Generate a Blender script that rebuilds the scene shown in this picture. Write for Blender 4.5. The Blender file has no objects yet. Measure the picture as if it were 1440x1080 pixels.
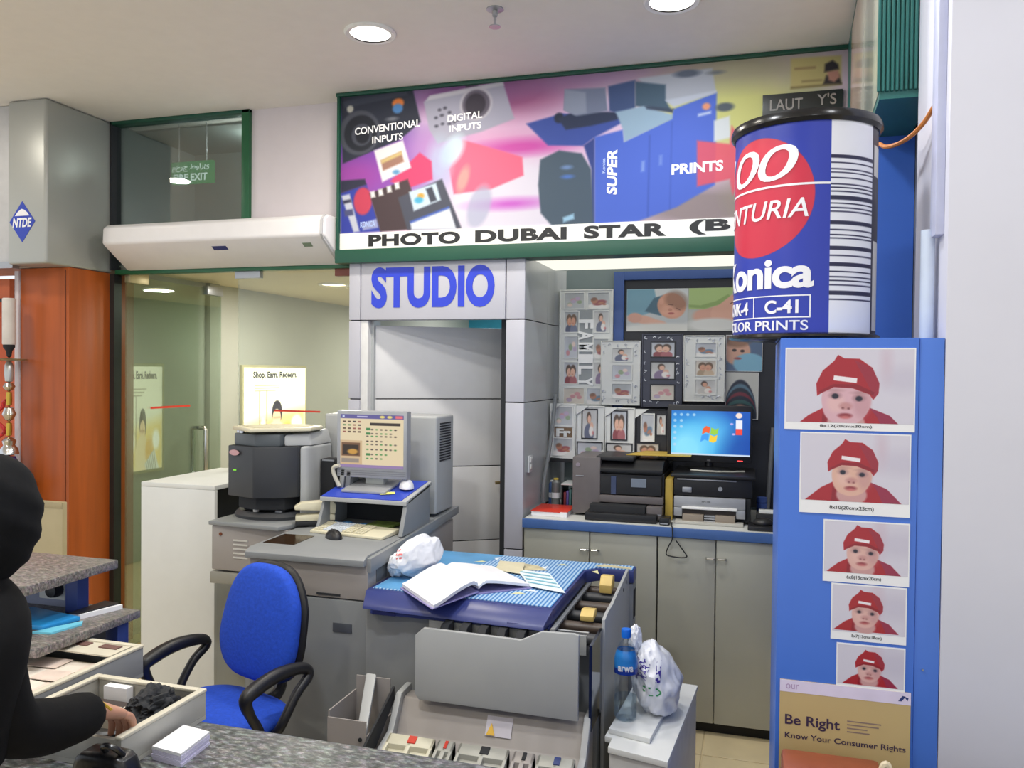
import bpy, bmesh, math, random
import numpy as np
from mathutils import Matrix, Vector
random.seed(7); rng = np.random.default_rng(7)
SC = bpy.context.scene
COL = SC.collection
PI = math.pi

# ------------------------------------------------------------------ camera, world, lights
H = 1.65            # eye height above the working datum (the floor lies at FL)
FL = -0.05
UP = -FL            # everything is lifted at the end so that the floor lies at 0
th, pit, rol = math.radians(16.5), math.atan(19.5/1150), 0.01
Fv = Vector((-math.sin(th)*math.cos(pit), math.cos(th)*math.cos(pit), -math.sin(pit)))
R0 = Vector((math.cos(th), math.sin(th), 0)); U0 = R0.cross(Fv)
Rv = math.cos(rol)*R0 + math.sin(rol)*U0; Uv = Rv.cross(Fv)
cam_d = bpy.data.cameras.new('camera'); cam = bpy.data.objects.new('camera', cam_d); COL.objects.link(cam)
cam.matrix_world = Matrix(((Rv.x,Uv.x,-Fv.x,0),(Rv.y,Uv.y,-Fv.y,0),(Rv.z,Uv.z,-Fv.z,H),(0,0,0,1)))
cam_d.sensor_width = 36; cam_d.lens = 36*1150/1440; cam_d.clip_start = .02
SC.camera = cam
SC.view_settings.view_transform = 'Standard'; SC.view_settings.look = 'None'
SC.view_settings.gamma = 1; SC.view_settings.exposure = 0.2; SC.view_settings.use_curve_mapping = False
w = bpy.data.worlds.new('world'); SC.world = w; w.use_nodes = True
w.node_tree.nodes['Background'].inputs[0].default_value = (.86,.92,1,1)
w.node_tree.nodes['Background'].inputs[1].default_value = .98

def lamp(name, kind, loc, energy, col=(1,1,1), size=.2, size_y=None, target=None, spread=None):
    d = bpy.data.lights.new(name, kind); d.energy = energy; d.color = col
    if kind == 'AREA':
        d.shape = 'RECTANGLE' if size_y else 'DISK'; d.size = size
        if size_y: d.size_y = size_y
        if spread: d.spread = spread
    elif kind in ('POINT','SPOT'): d.shadow_soft_size = size
    o = bpy.data.objects.new(name, d); COL.objects.link(o); o.location = loc
    if target is not None:
        o.rotation_euler = (Vector(target)-Vector(loc)).to_track_quat('-Z','Y').to_euler()
    return o
WARM=(1,.93,.80); COOL=(.93,.96,1)
CEIL=3.1
DOWN=[(-.33,3.26),(-1.61,3.23),(-4.3,2.72),(-2.9,1.4),(-1.1,1.3),(.9,1.2),(.6,-.4),(-1.6,-.6),(-.25,2.1),(-1.5,2.0)]  # last two unseen, added to brighten the machine side, cabinet fronts and floor
for (x,y),e in zip(DOWN,(9,15,8,12,18,5,5,18,9,9)): lamp('downlight_lamp','AREA',(x,y,CEIL-.012),e,WARM if x<-1.2 else COOL,.17)
lamp('corridor_lamp','AREA',(-2.86,5.2,2.225),22,(1,.96,.86),.19)
lamp('corridor_lamp','AREA',(-2.86,7.2,2.225),16,(1,.96,.86),.19)
lamp('plenum_fill','POINT',(-2.95,4.4,3.0),5,(1,.98,.9),.05)  # added fill, no fixture there: brightens the space behind the transom glass
lamp('studio_lamp','AREA',(-1.45,4.9,2.1),6,(1,1,1),.3)
lamp('next_shop_lamp','AREA',(-4.6,4.1,2.9),14,(1,.9,.8),.3)

# ------------------------------------------------------------------ materials
def s2l(c):
    c = c/255.0
    return c/12.92 if c <= .04045 else ((c+.055)/1.055)**2.4
def lin(c): return (s2l(c[0]), s2l(c[1]), s2l(c[2]), 1)
MATS = {}
def M(name, col, rough=.5, metal=0, var=.06, scale=14, bump=0, stretch=None, spec=.5, coat=0):
    if name in MATS: return MATS[name]
    m = bpy.data.materials.new(name); m.use_nodes = True; nt = m.node_tree; b = nt.nodes['Principled BSDF']
    b.inputs['Roughness'].default_value = rough; b.inputs['Metallic'].default_value = metal
    b.inputs['Specular IOR Level'].default_value = spec; b.inputs['Coat Weight'].default_value = coat
    tc = nt.nodes.new('ShaderNodeTexCoord'); mp = nt.nodes.new('ShaderNodeMapping')
    if stretch: mp.inputs['Scale'].default_value = stretch
    nz = nt.nodes.new('ShaderNodeTexNoise'); nz.inputs['Scale'].default_value = scale; nz.inputs['Detail'].default_value = 4
    nt.links.new(tc.outputs['Object'], mp.inputs[0]); nt.links.new(mp.outputs[0], nz.inputs['Vector'])
    cr = nt.nodes.new('ShaderNodeValToRGB'); c = lin(col)
    cr.color_ramp.elements[0].position = .3; cr.color_ramp.elements[1].position = .7
    cr.color_ramp.elements[0].color = (c[0]*(1-var),c[1]*(1-var),c[2]*(1-var),1)
    cr.color_ramp.elements[1].color = (min(c[0]*(1+var),1),min(c[1]*(1+var),1),min(c[2]*(1+var),1),1)
    nt.links.new(nz.outputs['Fac'], cr.inputs[0]); nt.links.new(cr.outputs[0], b.inputs['Base Color'])
    if bump:
        bp = nt.nodes.new('ShaderNodeBump'); bp.inputs['Strength'].default_value = bump; bp.inputs['Distance'].default_value = .004
        nt.links.new(nz.outputs['Fac'], bp.inputs['Height']); nt.links.new(bp.outputs[0], b.inputs['Normal'])
    MATS[name] = m; return m
def Emit(name, col, strength):
    if name in MATS: return MATS[name]
    m = bpy.data.materials.new(name); m.use_nodes = True; nt = m.node_tree
    for n in list(nt.nodes):
        if n.type != 'OUTPUT_MATERIAL': nt.nodes.remove(n)
    e = nt.nodes.new('ShaderNodeEmission'); e.inputs[0].default_value = lin(col); e.inputs[1].default_value = strength
    nt.links.new(e.outputs[0], nt.nodes['Material Output'].inputs[0]); MATS[name] = m; return m
def Glass(name, tint, refl=.12, rough=.02):
    if name in MATS: return MATS[name]
    m = bpy.data.materials.new(name); m.use_nodes = True; nt = m.node_tree
    for n in list(nt.nodes):
        if n.type != 'OUTPUT_MATERIAL': nt.nodes.remove(n)
    t = nt.nodes.new('ShaderNodeBsdfTransparent'); t.inputs[0].default_value = lin(tint)
    g = nt.nodes.new('ShaderNodeBsdfGlossy'); g.inputs['Roughness'].default_value = rough
    lw = nt.nodes.new('ShaderNodeLayerWeight'); lw.inputs[0].default_value = .35
    ma = nt.nodes.new('ShaderNodeMath'); ma.operation = 'MULTIPLY_ADD'; ma.inputs[1].default_value = .35; ma.inputs[2].default_value = refl
    mx = nt.nodes.new('ShaderNodeMixShader')
    nt.links.new(lw.outputs['Fresnel'], ma.inputs[0]); nt.links.new(ma.outputs[0], mx.inputs[0])
    nt.links.new(t.outputs[0], mx.inputs[1]); nt.links.new(g.outputs[0], mx.inputs[2])
    nt.links.new(mx.outputs[0], nt.nodes['Material Output'].inputs[0]); MATS[name] = m; return m
def Granite(name, base, dark, light, rough=.25, gs=42):
    if name in MATS: return MATS[name]
    m = bpy.data.materials.new(name); m.use_nodes = True; nt = m.node_tree; b = nt.nodes['Principled BSDF']
    tc = nt.nodes.new('ShaderNodeTexCoord'); b.inputs['Roughness'].default_value = rough
    mp = nt.nodes.new('ShaderNodeMapping'); mp.inputs['Rotation'].default_value = (0,0,.6); mp.inputs['Scale'].default_value = (1,2.2,1.6)
    n1 = nt.nodes.new('ShaderNodeTexNoise'); n1.inputs['Scale'].default_value = gs; n1.inputs['Detail'].default_value = 6; n1.inputs['Roughness'].default_value=.7
    n2 = nt.nodes.new('ShaderNodeTexVoronoi'); n2.inputs['Scale'].default_value = gs*1.4
    cr = nt.nodes.new('ShaderNodeValToRGB'); e = cr.color_ramp.elements
    e[0].position=.36; e[0].color=lin(dark); e[1].position=.66; e[1].color=lin(light); k=e.new(.5); k.color=lin(base)
    mx = nt.nodes.new('ShaderNodeMixRGB'); mx.blend_type='OVERLAY'; mx.inputs[0].default_value=.3
    nt.links.new(tc.outputs['Object'],mp.inputs[0]); nt.links.new(mp.outputs[0],n1.inputs['Vector']); nt.links.new(mp.outputs[0],n2.inputs['Vector'])
    nt.links.new(n1.outputs['Fac'],cr.inputs[0]); nt.links.new(cr.outputs[0],mx.inputs[1]); nt.links.new(n2.outputs['Color'],mx.inputs[2])
    hs=nt.nodes.new('ShaderNodeHueSaturation'); hs.inputs['Saturation'].default_value=.35
    nt.links.new(mx.outputs[0],hs.inputs['Color']); nt.links.new(hs.outputs[0],b.inputs['Base Color']); MATS[name]=m; return m
def Stripes(name, c1, c2, scale=66):
    if name in MATS: return MATS[name]
    m = bpy.data.materials.new(name); m.use_nodes = True; nt = m.node_tree; b = nt.nodes['Principled BSDF']; b.inputs['Roughness'].default_value=.45
    tc = nt.nodes.new('ShaderNodeTexCoord'); wv = nt.nodes.new('ShaderNodeTexWave'); wv.bands_direction='X'; wv.inputs['Scale'].default_value=scale
    cr = nt.nodes.new('ShaderNodeValToRGB'); cr.color_ramp.elements[0].position=.35; cr.color_ramp.elements[1].position=.6
    cr.color_ramp.elements[0].color=lin(c1); cr.color_ramp.elements[1].color=lin(c2)
    nt.links.new(tc.outputs['Object'],wv.inputs['Vector']); nt.links.new(wv.outputs['Fac'],cr.inputs[0]); nt.links.new(cr.outputs[0],b.inputs['Base Color'])
    MATS[name]=m; return m
def Print(name, img, rough=.35, emit=0, spec=.5):
    m = bpy.data.materials.new(name); m.use_nodes = True; nt = m.node_tree; b = nt.nodes['Principled BSDF']; b.inputs['Roughness'].default_value=rough
    b.inputs['Specular IOR Level'].default_value=spec
    t = nt.nodes.new('ShaderNodeTexImage'); t.image = img; t.extension='EXTEND'
    if emit:
        for n in [b]: n.inputs['Base Color'].default_value=(0,0,0,1)
        nt.links.new(t.outputs[0], b.inputs['Emission Color']); b.inputs['Emission Strength'].default_value=emit
    else: nt.links.new(t.outputs[0], b.inputs['Base Color'])
    return m

# ------------------------------------------------------------------ flat prints: colours computed in arrays (no files)
class Pic:
    def __init__(s, x0, z0, x1, z1, ppu, bg):
        s.b=(x0,z0,x1,z1); s.w=max(8,int((x1-x0)*ppu)); s.h=max(8,int((z1-z0)*ppu)); s.u=1/ppu
        s.X,s.Z=np.meshgrid(x0+(np.arange(s.w)+.5)/s.w*(x1-x0), z0+(np.arange(s.h)+.5)/s.h*(z1-z0))
        s.a=np.empty((s.h,s.w,3)); s.a[:]=np.array(bg)/255
    def mix(s,m,col,a): m=(m*a)[...,None]; s.a=s.a*(1-m)+np.array(col)/255*m
    def e(s,cx,cz,rx,rz,col,soft=0,a=1,rot=0):
        t=math.radians(rot); dx=s.X-cx; dz=s.Z-cz; p=dx*math.cos(t)+dz*math.sin(t); q=-dx*math.sin(t)+dz*math.cos(t)
        d=(np.sqrt((p/rx)**2+(q/rz)**2+1e-12)-1)*min(rx,rz); k=max(soft,s.u); s.mix(np.clip(.5-d/k,0,1),col,a)
    def p(s,pts,col,soft=0,a=1):
        ins=np.zeros(s.X.shape,bool); dm=np.full(s.X.shape,1e9); n=len(pts)
        for i in range(n):
            ax,az=pts[i]; bx,bz=pts[(i+1)%n]; ex,ez=bx-ax,bz-az; L=ex*ex+ez*ez+1e-12
            t=np.clip(((s.X-ax)*ex+(s.Z-az)*ez)/L,0,1); dm=np.minimum(dm,(s.X-ax-t*ex)**2+(s.Z-az-t*ez)**2)
            if abs(ez)>1e-9: ins^=((az>s.Z)!=(bz>s.Z))&(s.X<ex*(s.Z-az)/ez+ax)
        d=np.sqrt(dm)*np.where(ins,-1,1); k=max(soft,s.u); s.mix(np.clip(.5-d/k,0,1),col,a)
    def r(s,x0,z0,x1,z1,col,soft=0,a=1): s.p([(x0,z0),(x1,z0),(x1,z1),(x0,z1)],col,soft,a)
    def img(s,name):
        im=bpy.data.images.new(name,s.w,s.h); px=np.ones((s.h,s.w,4),np.float32); px[...,:3]=np.clip(s.a,0,1)
        im.pixels.foreach_set(px.ravel()); im.update(); im.pack(); return im

# ------------------------------------------------------------------ objects
W = {}
XF = None
def _m(loc, rz): return Matrix.Translation(Vector(loc)) @ Matrix.Rotation(rz,4,'Z')
def thing(name, label, cat, loc=(0,0,0), rz=0, group=None):
    o=bpy.data.objects.new(name,None); COL.objects.link(o); o.empty_display_size=.05
    o.location=loc; o.rotation_euler=(0,0,rz); o['label']=label; o['category']=cat
    if group: o['group']=group
    W[o.name]=_m(loc,rz); return o
def tag(o,label,cat,group=None):
    o['label']=label; o['category']=cat
    if group: o['group']=group
    return o
def struct(o): o['kind']='structure'; return o
def sroot(name, loc=(0,0,0)):
    o=bpy.data.objects.new(name,None); COL.objects.link(o); o.location=loc; o['kind']='structure'; W[o.name]=_m(loc,0); return o
def wm(o): return W[o.name]
def link(name, me, mat, parent=None, label=None, stuff=False):
    o=bpy.data.objects.new(name,me); COL.objects.link(o)
    if mat is not None and not me.materials:
        for k in (mat if isinstance(mat,(list,tuple)) else [mat]): me.materials.append(k)
    if parent is not None: o.parent=parent; W[o.name]=W[parent.name]
    else: W[o.name]=Matrix()
    if label: o['label']=label
    if stuff: o['kind']='stuff'
    return o
class MB:
    """collects shapes in world space and links them as ONE mesh object under its parent"""
    def __init__(s): s.bm=bmesh.new(); s.uv=s.bm.loops.layers.uv.new('UVMap')
    def face(s,vs,mi=0):
        try: f=s.bm.faces.new(vs); f.material_index=mi; return f
        except ValueError: return None
    def box(s,x0,y0,z0,x1,y1,z1,mi=0):
        if x0>x1:x0,x1=x1,x0
        if y0>y1:y0,y1=y1,y0
        if z0>z1:z0,z1=z1,z0
        v=[s.bm.verts.new(p) for p in ((x0,y0,z0),(x1,y0,z0),(x1,y1,z0),(x0,y1,z0),(x0,y0,z1),(x1,y0,z1),(x1,y1,z1),(x0,y1,z1))]
        for q in ((3,2,1,0),(4,5,6,7),(0,1,5,4),(1,2,6,5),(2,3,7,6),(3,0,4,7)): s.face([v[i] for i in q],mi)
        return s
    def hexa(s,P8,mi=0):
        v=[s.bm.verts.new(p) for p in P8]
        for q in ((3,2,1,0),(4,5,6,7),(0,1,5,4),(1,2,6,5),(2,3,7,6),(3,0,4,7)): s.face([v[i] for i in q],mi)
        return s
    def prism(s,pts,ax,a0,a1,mi=0):
        """outline pts in the plane normal to axis ax ('x': (y,z), 'y': (x,z), 'z': (x,y)), from a0 to a1"""
        f={'x':lambda p,a:(a,p[0],p[1]),'y':lambda p,a:(p[0],a,p[1]),'z':lambda p,a:(p[0],p[1],a)}[ax]
        A=[s.bm.verts.new(f(p,a0)) for p in pts]; B=[s.bm.verts.new(f(p,a1)) for p in pts]; n=len(pts)
        for i in range(n): s.face([A[i],A[(i+1)%n],B[(i+1)%n],B[i]],mi)
        s.face(A[::-1],mi); s.face(B,mi); return s
    def rings(s,R,cap=True,mi=0,closed=False):
        V=[[s.bm.verts.new(p) for p in r] for r in R]; n=len(R[0])
        pairs=list(zip(V[:-1],V[1:]))
        if closed: pairs.append((V[-1],V[0]))
        for a,b in pairs:
            for i in range(n): s.face([a[i],a[(i+1)%n],b[(i+1)%n],b[i]],mi)
        if cap and not closed: s.face(V[0][::-1],mi); s.face(V[-1],mi)
        return s
    def cyl(s,p0,p1,r0,r1=None,n=16,mi=0):
        p0,p1=Vector(p0),Vector(p1); r1=r0 if r1 is None else r1; d=(p1-p0).normalized()
        a=d.orthogonal().normalized(); b=d.cross(a)
        return s.rings([[p+(a*math.cos(2*PI*i/n)+b*math.sin(2*PI*i/n))*r for i in range(n)] for p,r in ((p0,r0),(p1,r1))],mi=mi)
    def tube(s,pts,r,n=8,mi=0,flat=1):
        pts=[Vector(p) for p in pts]; R=[]; a=None
        for i,p in enumerate(pts):
            d=(pts[min(i+1,len(pts)-1)]-pts[max(i-1,0)]).normalized()
            if a is None: a=d.orthogonal().normalized()
            a=(a-d*a.dot(d)).normalized(); b=d.cross(a); rr=r[i] if isinstance(r,(list,tuple)) else r
            R.append([p+(a*math.cos(2*PI*k/n)+b*math.sin(2*PI*k/n)*flat)*rr for k in range(n)])
        return s.rings(R,mi=mi)
    def lathe(s,prof,c,n=20,mi=0,sx=1,sy=1,cap=True):
        return s.rings([[(c[0]+r*math.cos(2*PI*i/n)*sx,c[1]+r*math.sin(2*PI*i/n)*sy,c[2]+z) for i in range(n)] for r,z in prof],cap,mi)
    def quad(s,ps,mi=0,uv=((0,0),(1,0),(1,1),(0,1))):
        f=s.face([s.bm.verts.new(p) for p in ps],mi)
        for l,u in zip(f.loops,uv): l[s.uv].uv=u
        return s
    def pic(s,x0,z0,x1,z1,y,uv=(0,0,1,1),mi=0):   # a print facing -Y
        a,b,c,d=uv; return s.quad([(x0,y,z0),(x1,y,z0),(x1,y,z1),(x0,y,z1)],mi,((a,b),(c,b),(c,d),(a,d)))
    def sph(s,c,r,u=14,v=8,mi=0,sc=(1,1,1)):
        m=Matrix.Translation(c)@Matrix.Diagonal((sc[0],sc[1],sc[2],1))
        g=bmesh.ops.create_uvsphere(s.bm,u_segments=u,v_segments=v,radius=r,matrix=m)
        for f in {f for q in g['verts'] for f in q.link_faces}: f.material_index=mi
        return s
    def grid(s,fn,nu,nv,mi=0,thick=0):
        V=[[s.bm.verts.new(fn(i/nu,j/nv)) for i in range(nu+1)] for j in range(nv+1)]
        for j in range(nv):
            for i in range(nu):
                f=s.face([V[j][i],V[j][i+1],V[j+1][i+1],V[j+1][i]],mi)
                if f:
                    for l,(a,b) in zip(f.loops,((i,j),(i+1,j),(i+1,j+1),(i,j+1))): l[s.uv].uv=(a/nu,b/nv)
        if thick:   # a sheet with a real underside and edges
            t=abs(thick); B=[[s.bm.verts.new((v.co.x,v.co.y,v.co.z-t)) for v in r] for r in V]
            for j in range(nv):
                for i in range(nu): s.face([B[j][i],B[j+1][i],B[j+1][i+1],B[j][i+1]],mi)
            for i in range(nu): s.face([V[0][i],B[0][i],B[0][i+1],V[0][i+1]],mi); s.face([V[nv][i+1],B[nv][i+1],B[nv][i],V[nv][i]],mi)
            for j in range(nv): s.face([V[j+1][0],B[j+1][0],B[j][0],V[j][0]],mi); s.face([V[j][nu],B[j][nu],B[j+1][nu],V[j+1][nu]],mi)
        return s
    def spin(s,c,rz):   # turn all collected geometry about the vertical line through c
        bmesh.ops.rotate(s.bm,cent=c,matrix=Matrix.Rotation(rz,3,'Z'),verts=s.bm.verts[:]); return s
    def turn(s,c,ax,ang):
        bmesh.ops.rotate(s.bm,cent=c,matrix=Matrix.Rotation(ang,3,ax),verts=s.bm.verts[:]); return s
    def build(s,name,mat,parent=None,bev=0,seg=2,smooth=True,label=None,stuff=False,sub=0,local=False):
        bm=s.bm
        if XF is not None: bm.transform(XF)
        if parent is not None and not local: bm.transform(wm(parent).inverted())
        bmesh.ops.recalc_face_normals(bm,faces=bm.faces[:]) if bev else None
        if bev:
            ed=[e for e in bm.edges if len(e.link_faces)==2 and e.calc_face_angle(0)>.6]
            bmesh.ops.bevel(bm,geom=ed,offset=bev,segments=seg,profile=.6,affect='EDGES',clamp_overlap=True)
        me=bpy.data.meshes.new(name)
        if not bev and any(len(f.verts)>4 for f in bm.faces): bmesh.ops.recalc_face_normals(bm,faces=bm.faces[:])
        bm.to_mesh(me); bm.free()
        if smooth: me.shade_smooth(); me.set_sharp_from_angle(angle=math.radians(38))
        o=link(name,me,mat,parent,label,stuff)
        if sub: k=o.modifiers.new('sub','SUBSURF'); k.levels=sub; k.render_levels=sub
        return o
def text(s,name,mat,parent,mapf,w,h,ext=.001,bold=0,shear=0,spacing=1,cut=0,label=None,align='LEFT'):
    """lettering fitted to a w x h box; mapf(u,v,d) takes the letter plane to the world (d: how far proud)"""
    cu=bpy.data.curves.new(name,'FONT'); cu.body=s; cu.offset=bold; cu.shear=shear; cu.space_character=spacing; cu.resolution_u=5
    cu.fill_mode='BOTH'; cu.extrude=.02
    ob=bpy.data.objects.new('tmp',cu); me=bpy.data.meshes.new_from_object(ob); bpy.data.objects.remove(ob); bpy.data.curves.remove(cu)
    me.name=name; bm=bmesh.new(); bm.from_mesh(me); xs=[v.co.x for v in bm.verts]; ys=[v.co.y for v in bm.verts]
    x0,x1,y0,y1=min(xs),max(xs),min(ys),max(ys)
    for v in bm.verts: v.co=Vector(((v.co.x-x0)/(x1-x0)*w,(v.co.y-y0)/(y1-y0)*h,ext if v.co.z>0 else 0))
    if cut:
        for k in range(1,int(w/cut)+1):
            bmesh.ops.bisect_plane(bm,geom=bm.verts[:]+bm.edges[:]+bm.faces[:],plane_co=(k*cut,0,0),plane_no=(1,0,0))
    inv=wm(parent).inverted() if parent is not None else Matrix()
    for v in bm.verts: v.co=inv@Vector(mapf(v.co.x,v.co.y,v.co.z))
    bm.to_mesh(me); bm.free(); me.materials.clear()
    return link(name,me,mat,parent,label)
def facing(x0,z0,y): return lambda u,v,d:(x0+u,y-d,z0+v)      # letters on a face that looks towards -Y
def sm(pts,n=5):   # Catmull-Rom through the points, for cables, arms and straps
    P=[Vector(p) for p in pts]; P=[P[0]*2-P[1]]+P+[P[-1]*2-P[-2]]; o=[]
    for i in range(1,len(P)-2):
        a,b,c,d=P[i-1:i+3]
        for k in range(n):
            t=k/n; o.append(.5*((2*b)+(c-a)*t+(2*a-5*b+4*c-d)*t*t+(3*b-a-3*c+d)*t**3))
    return o+[P[-2]]
def smr(rs,n=5):
    o=[]
    for a,b in zip(rs[:-1],rs[1:]): o+=[a+(b-a)*k/n for k in range(n)]
    return o+[rs[-1]]
def clone(o,parent=None):
    c=o.copy(); COL.objects.link(c)
    if parent is not None: c.parent=parent
    for ch in list(o.children): clone(ch,c)
    W[c.name]=W[o.name]; return c
# ------------------------------------------------------------------ the setting
m_ceil=M('ceiling_paint',(232,228,222),.9,var=.015); m_white=M('white_paint',(212,212,224),.6,var=.015,scale=5)
m_wallw=M('plaster_white',(214,206,210),.8,var=.015); m_clad=M('grey_cladding',(168,170,166),.35,.25,var=.02,scale=3)
m_fasc=M('studio_cladding',(192,192,202),.4,.1,var=.02,scale=4); m_fasc2=M('booth_laminate',(184,188,190),.3,.15,var=.03,scale=3)
m_dark=M('joint_dark',(40,42,48),.7); m_green=M('green_frame_paint',(28,92,58),.35,var=.05); m_dgreen=M('dark_green_paint',(26,80,62),.4,var=.04)
m_wood=M('cherry_veneer',(166,80,24),.4,var=.16,scale=6,stretch=(3,3,.25)); m_floor=M('beige_tile',(224,206,164),.3,var=.06,scale=6)
m_corr=M('corridor_paint',(182,184,174),.8,var=.03,scale=3); m_steel=M('steel',(205,205,205),.2,1,var=.03); m_alu=M('alu_grey',(170,172,176),.35,.7,var=.03)
m_blue=M('blue_laminate',(66,112,206),.35,var=.03,scale=4); m_navy=M('navy_paint',(40,58,120),.45,var=.05); m_orange=M('orange_panel',(208,92,34),.5,var=.08,scale=3)
m_black=M('black_plastic',(26,26,29),.4,var=.1); m_blackm=M('black_matte',(34,36,40),.75,var=.1); m_red=M('red_tape',(206,52,30),.5); m_plenum=M('plenum_grey',(112,122,120),.9,var=.05,scale=2)
m_cyan=M('cyan_wall',(60,160,190),.7); m_paper=M('white_paper',(236,236,240),.6,var=.015); m_letter_blue=M('lettering_blue',(44,66,206),.4); m_ink=M('lettering_black',(26,28,32),.5); m_wlet=M('lettering_white',(240,240,244),.4)

# floor: slab with the tiles that show beside the counter
o=struct(MB().box(-7,-3,FL-.1,5,10,FL-.004).build('floor',m_floor,smooth=False))
fl=o; tile=None
for i in range(7):
    for j in range(9):
        x=-1.4+i*.4; y=.9+j*.4
        if tile is None:
            t=MB().box(x+.003,y+.003,FL-.004,x+.397,y+.397,FL).build('floor_tile',m_floor,fl,bev=.0015,seg=1); tile=t; tx,ty=x,y
        else:
            c=tile.copy(); COL.objects.link(c); c.parent=fl; c.location=(x-tx,y-ty,0); W[c.name]=Matrix()
o=struct(MB().box(-7,-3,CEIL,5,4.2,CEIL+.1).build('ceiling',m_ceil,smooth=False))

# left pillar: grey cladding box over cherry veneer
pil=sroot('wall_left',(-3.85,3.9,FL))
b=MB(); b.box(-3.957,3.54,2.205,-3.69,4.02,3.098); b.build('cladding_panel',m_clad,pil,bev=.018,seg=3)
MB().box(-3.712,3.72,2.19,-3.705,4.02,2.205).build('shadow_joint',m_dark,pil)
b=MB(); b.box(-4.04,3.70,FL,-3.693,4.2,2.203); b.build('wood_panel',m_wood,pil,bev=.004)
b=MB(); b.box(-3.718,3.697,FL,-3.714,3.702,2.19); b.build('veneer_joint',M('veneer_dark',(110,52,22),.5),pil)
MB().box(-3.693,4.0,FL,-3.66,4.06,2.2).build('door_post',M('dark_post',(60,62,62),.35,.5),pil)
lg=MB(); cx,cz,y=-3.851,2.435,3.538
lg.prism([(cx-.088,cz),(cx,cz-.112),(cx+.088,cz),(cx,cz+.112)],'y',y,y+.003); em=lg.build('diamond_emblem',M('emblem_blue',(40,64,176),.4),pil)
text('NTDE','emblem_lettering',m_wlet,em,facing(cx-.066,cz-.03,y-.0005),.132,.05,bold=.03,shear=.2)
g=MB(); g.prism([(cx-.05,cz+.032),(cx+.05,cz+.032),(cx+.035,cz+.05),(cx+.012,cz+.066),(cx-.004,cz+.07),(cx-.028,cz+.055)],'y',y-.0012,y); g.build('emblem_dome',m_wlet,em)
# neighbouring shop, far left
nb=sroot('wall_neighbour',(-5,3.9,FL))
MB().box(-6.5,3.60,2.205,-3.972,4.0,3.098).build('fascia_panel',M('neighbour_cladding',(190,190,192),.45,.1),nb,bev=.004)
MB().box(-6.5,3.575,2.19,-3.96,3.62,2.225).build('fascia_trim',m_alu,nb)
MB().box(-6.5,4.1,FL,-4.06,4.16,2.2).build('orange_panel',m_orange,nb)
MB().box(-6.5,3.66,2.03,-4.075,3.7,2.14).build('orange_header',M('orange_dark',(170,84,44),.5),nb,bev=.003)
MB().box(-6.5,3.655,2.012,-4.075,3.69,2.028).build('header_edge',m_dark,nb)
MB().box(-4.073,3.69,FL,-4.043,3.76,2.19).build('white_post',m_wallw,nb,bev=.003)

# back wall above the door and behind the sign
bw=sroot('wall_back',(-1.6,4.05,FL))
MB().box(-2.735,4.02,2.222,3,4.12,3.1).build('plaster_panel',m_wallw,bw,smooth=False)
MB().box(-3.655,4.0,2.195,-2.07,4.06,2.222).build('green_door_head',m_green,bw,bev=.003)
# transom window
wi=sroot('window_1',(-3.2,4.05,2.2))
MB().box(-2.785,3.995,2.222,-2.735,4.07,3.1).build('green_mullion',m_green,wi,bev=.003)
MB().box(-3.69,3.995,3.08,-2.735,4.07,3.1).build('top_bar',m_dgreen,wi,bev=.003)
MB().box(-3.69,3.995,2.222,-3.676,4.07,3.1).build('side_bar',m_dark,wi)
MB().box(-3.68,4.035,2.222,-2.785,4.043,3.085).build('dark_pane',Glass('grey_glass',(228,236,236),.13,.015),wi)
pl=sroot('wall_plenum',(-3.2,4.8,2.26)); MB().box(-4.2,4.75,2.26,-2.0,4.8,3.1).build('plenum_panel',m_plenum,pl); MB().box(-2.7,4.12,2.26,-2.65,4.75,3.1).build('plenum_side',m_plenum,pl); MB().box(-3.72,4.06,2.26,-3.68,4.75,3.1).build('plenum_side',m_plenum,pl); MB().box(-4.2,4.1,2.255,-2,4.8,2.262).build('plenum_board',m_plenum,pl); MB().box(-4.2,4.2,3.09,-2,4.8,3.1).build('plenum_top',m_plenum,pl)

# corridor behind the glass doors
MB_=struct(MB().box(-3.84,4.06,FL,-3.74,9.2,2.25).build('wall_corridor_left',m_corr,smooth=False))
struct(MB().box(-2.07,4.06,FL,-1.99,9.2,2.25).build('wall_corridor_right',m_corr,smooth=False))
struct(MB().box(-3.84,9.1,FL,-1.99,9.2,2.25).build('wall_corridor_end',m_corr,smooth=False))
struct(MB().box(-3.84,4.06,2.245,-1.99,9.2,2.255).build('ceiling_corridor',M('corridor_ceiling',(216,208,180),.8,var=.02),smooth=False))
struct(MB().box(-3.742,4.95,FL,-3.70,5.06,2.245).build('trim_1',M('pilaster_paint',(176,176,166),.8),bev=.004))

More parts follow.
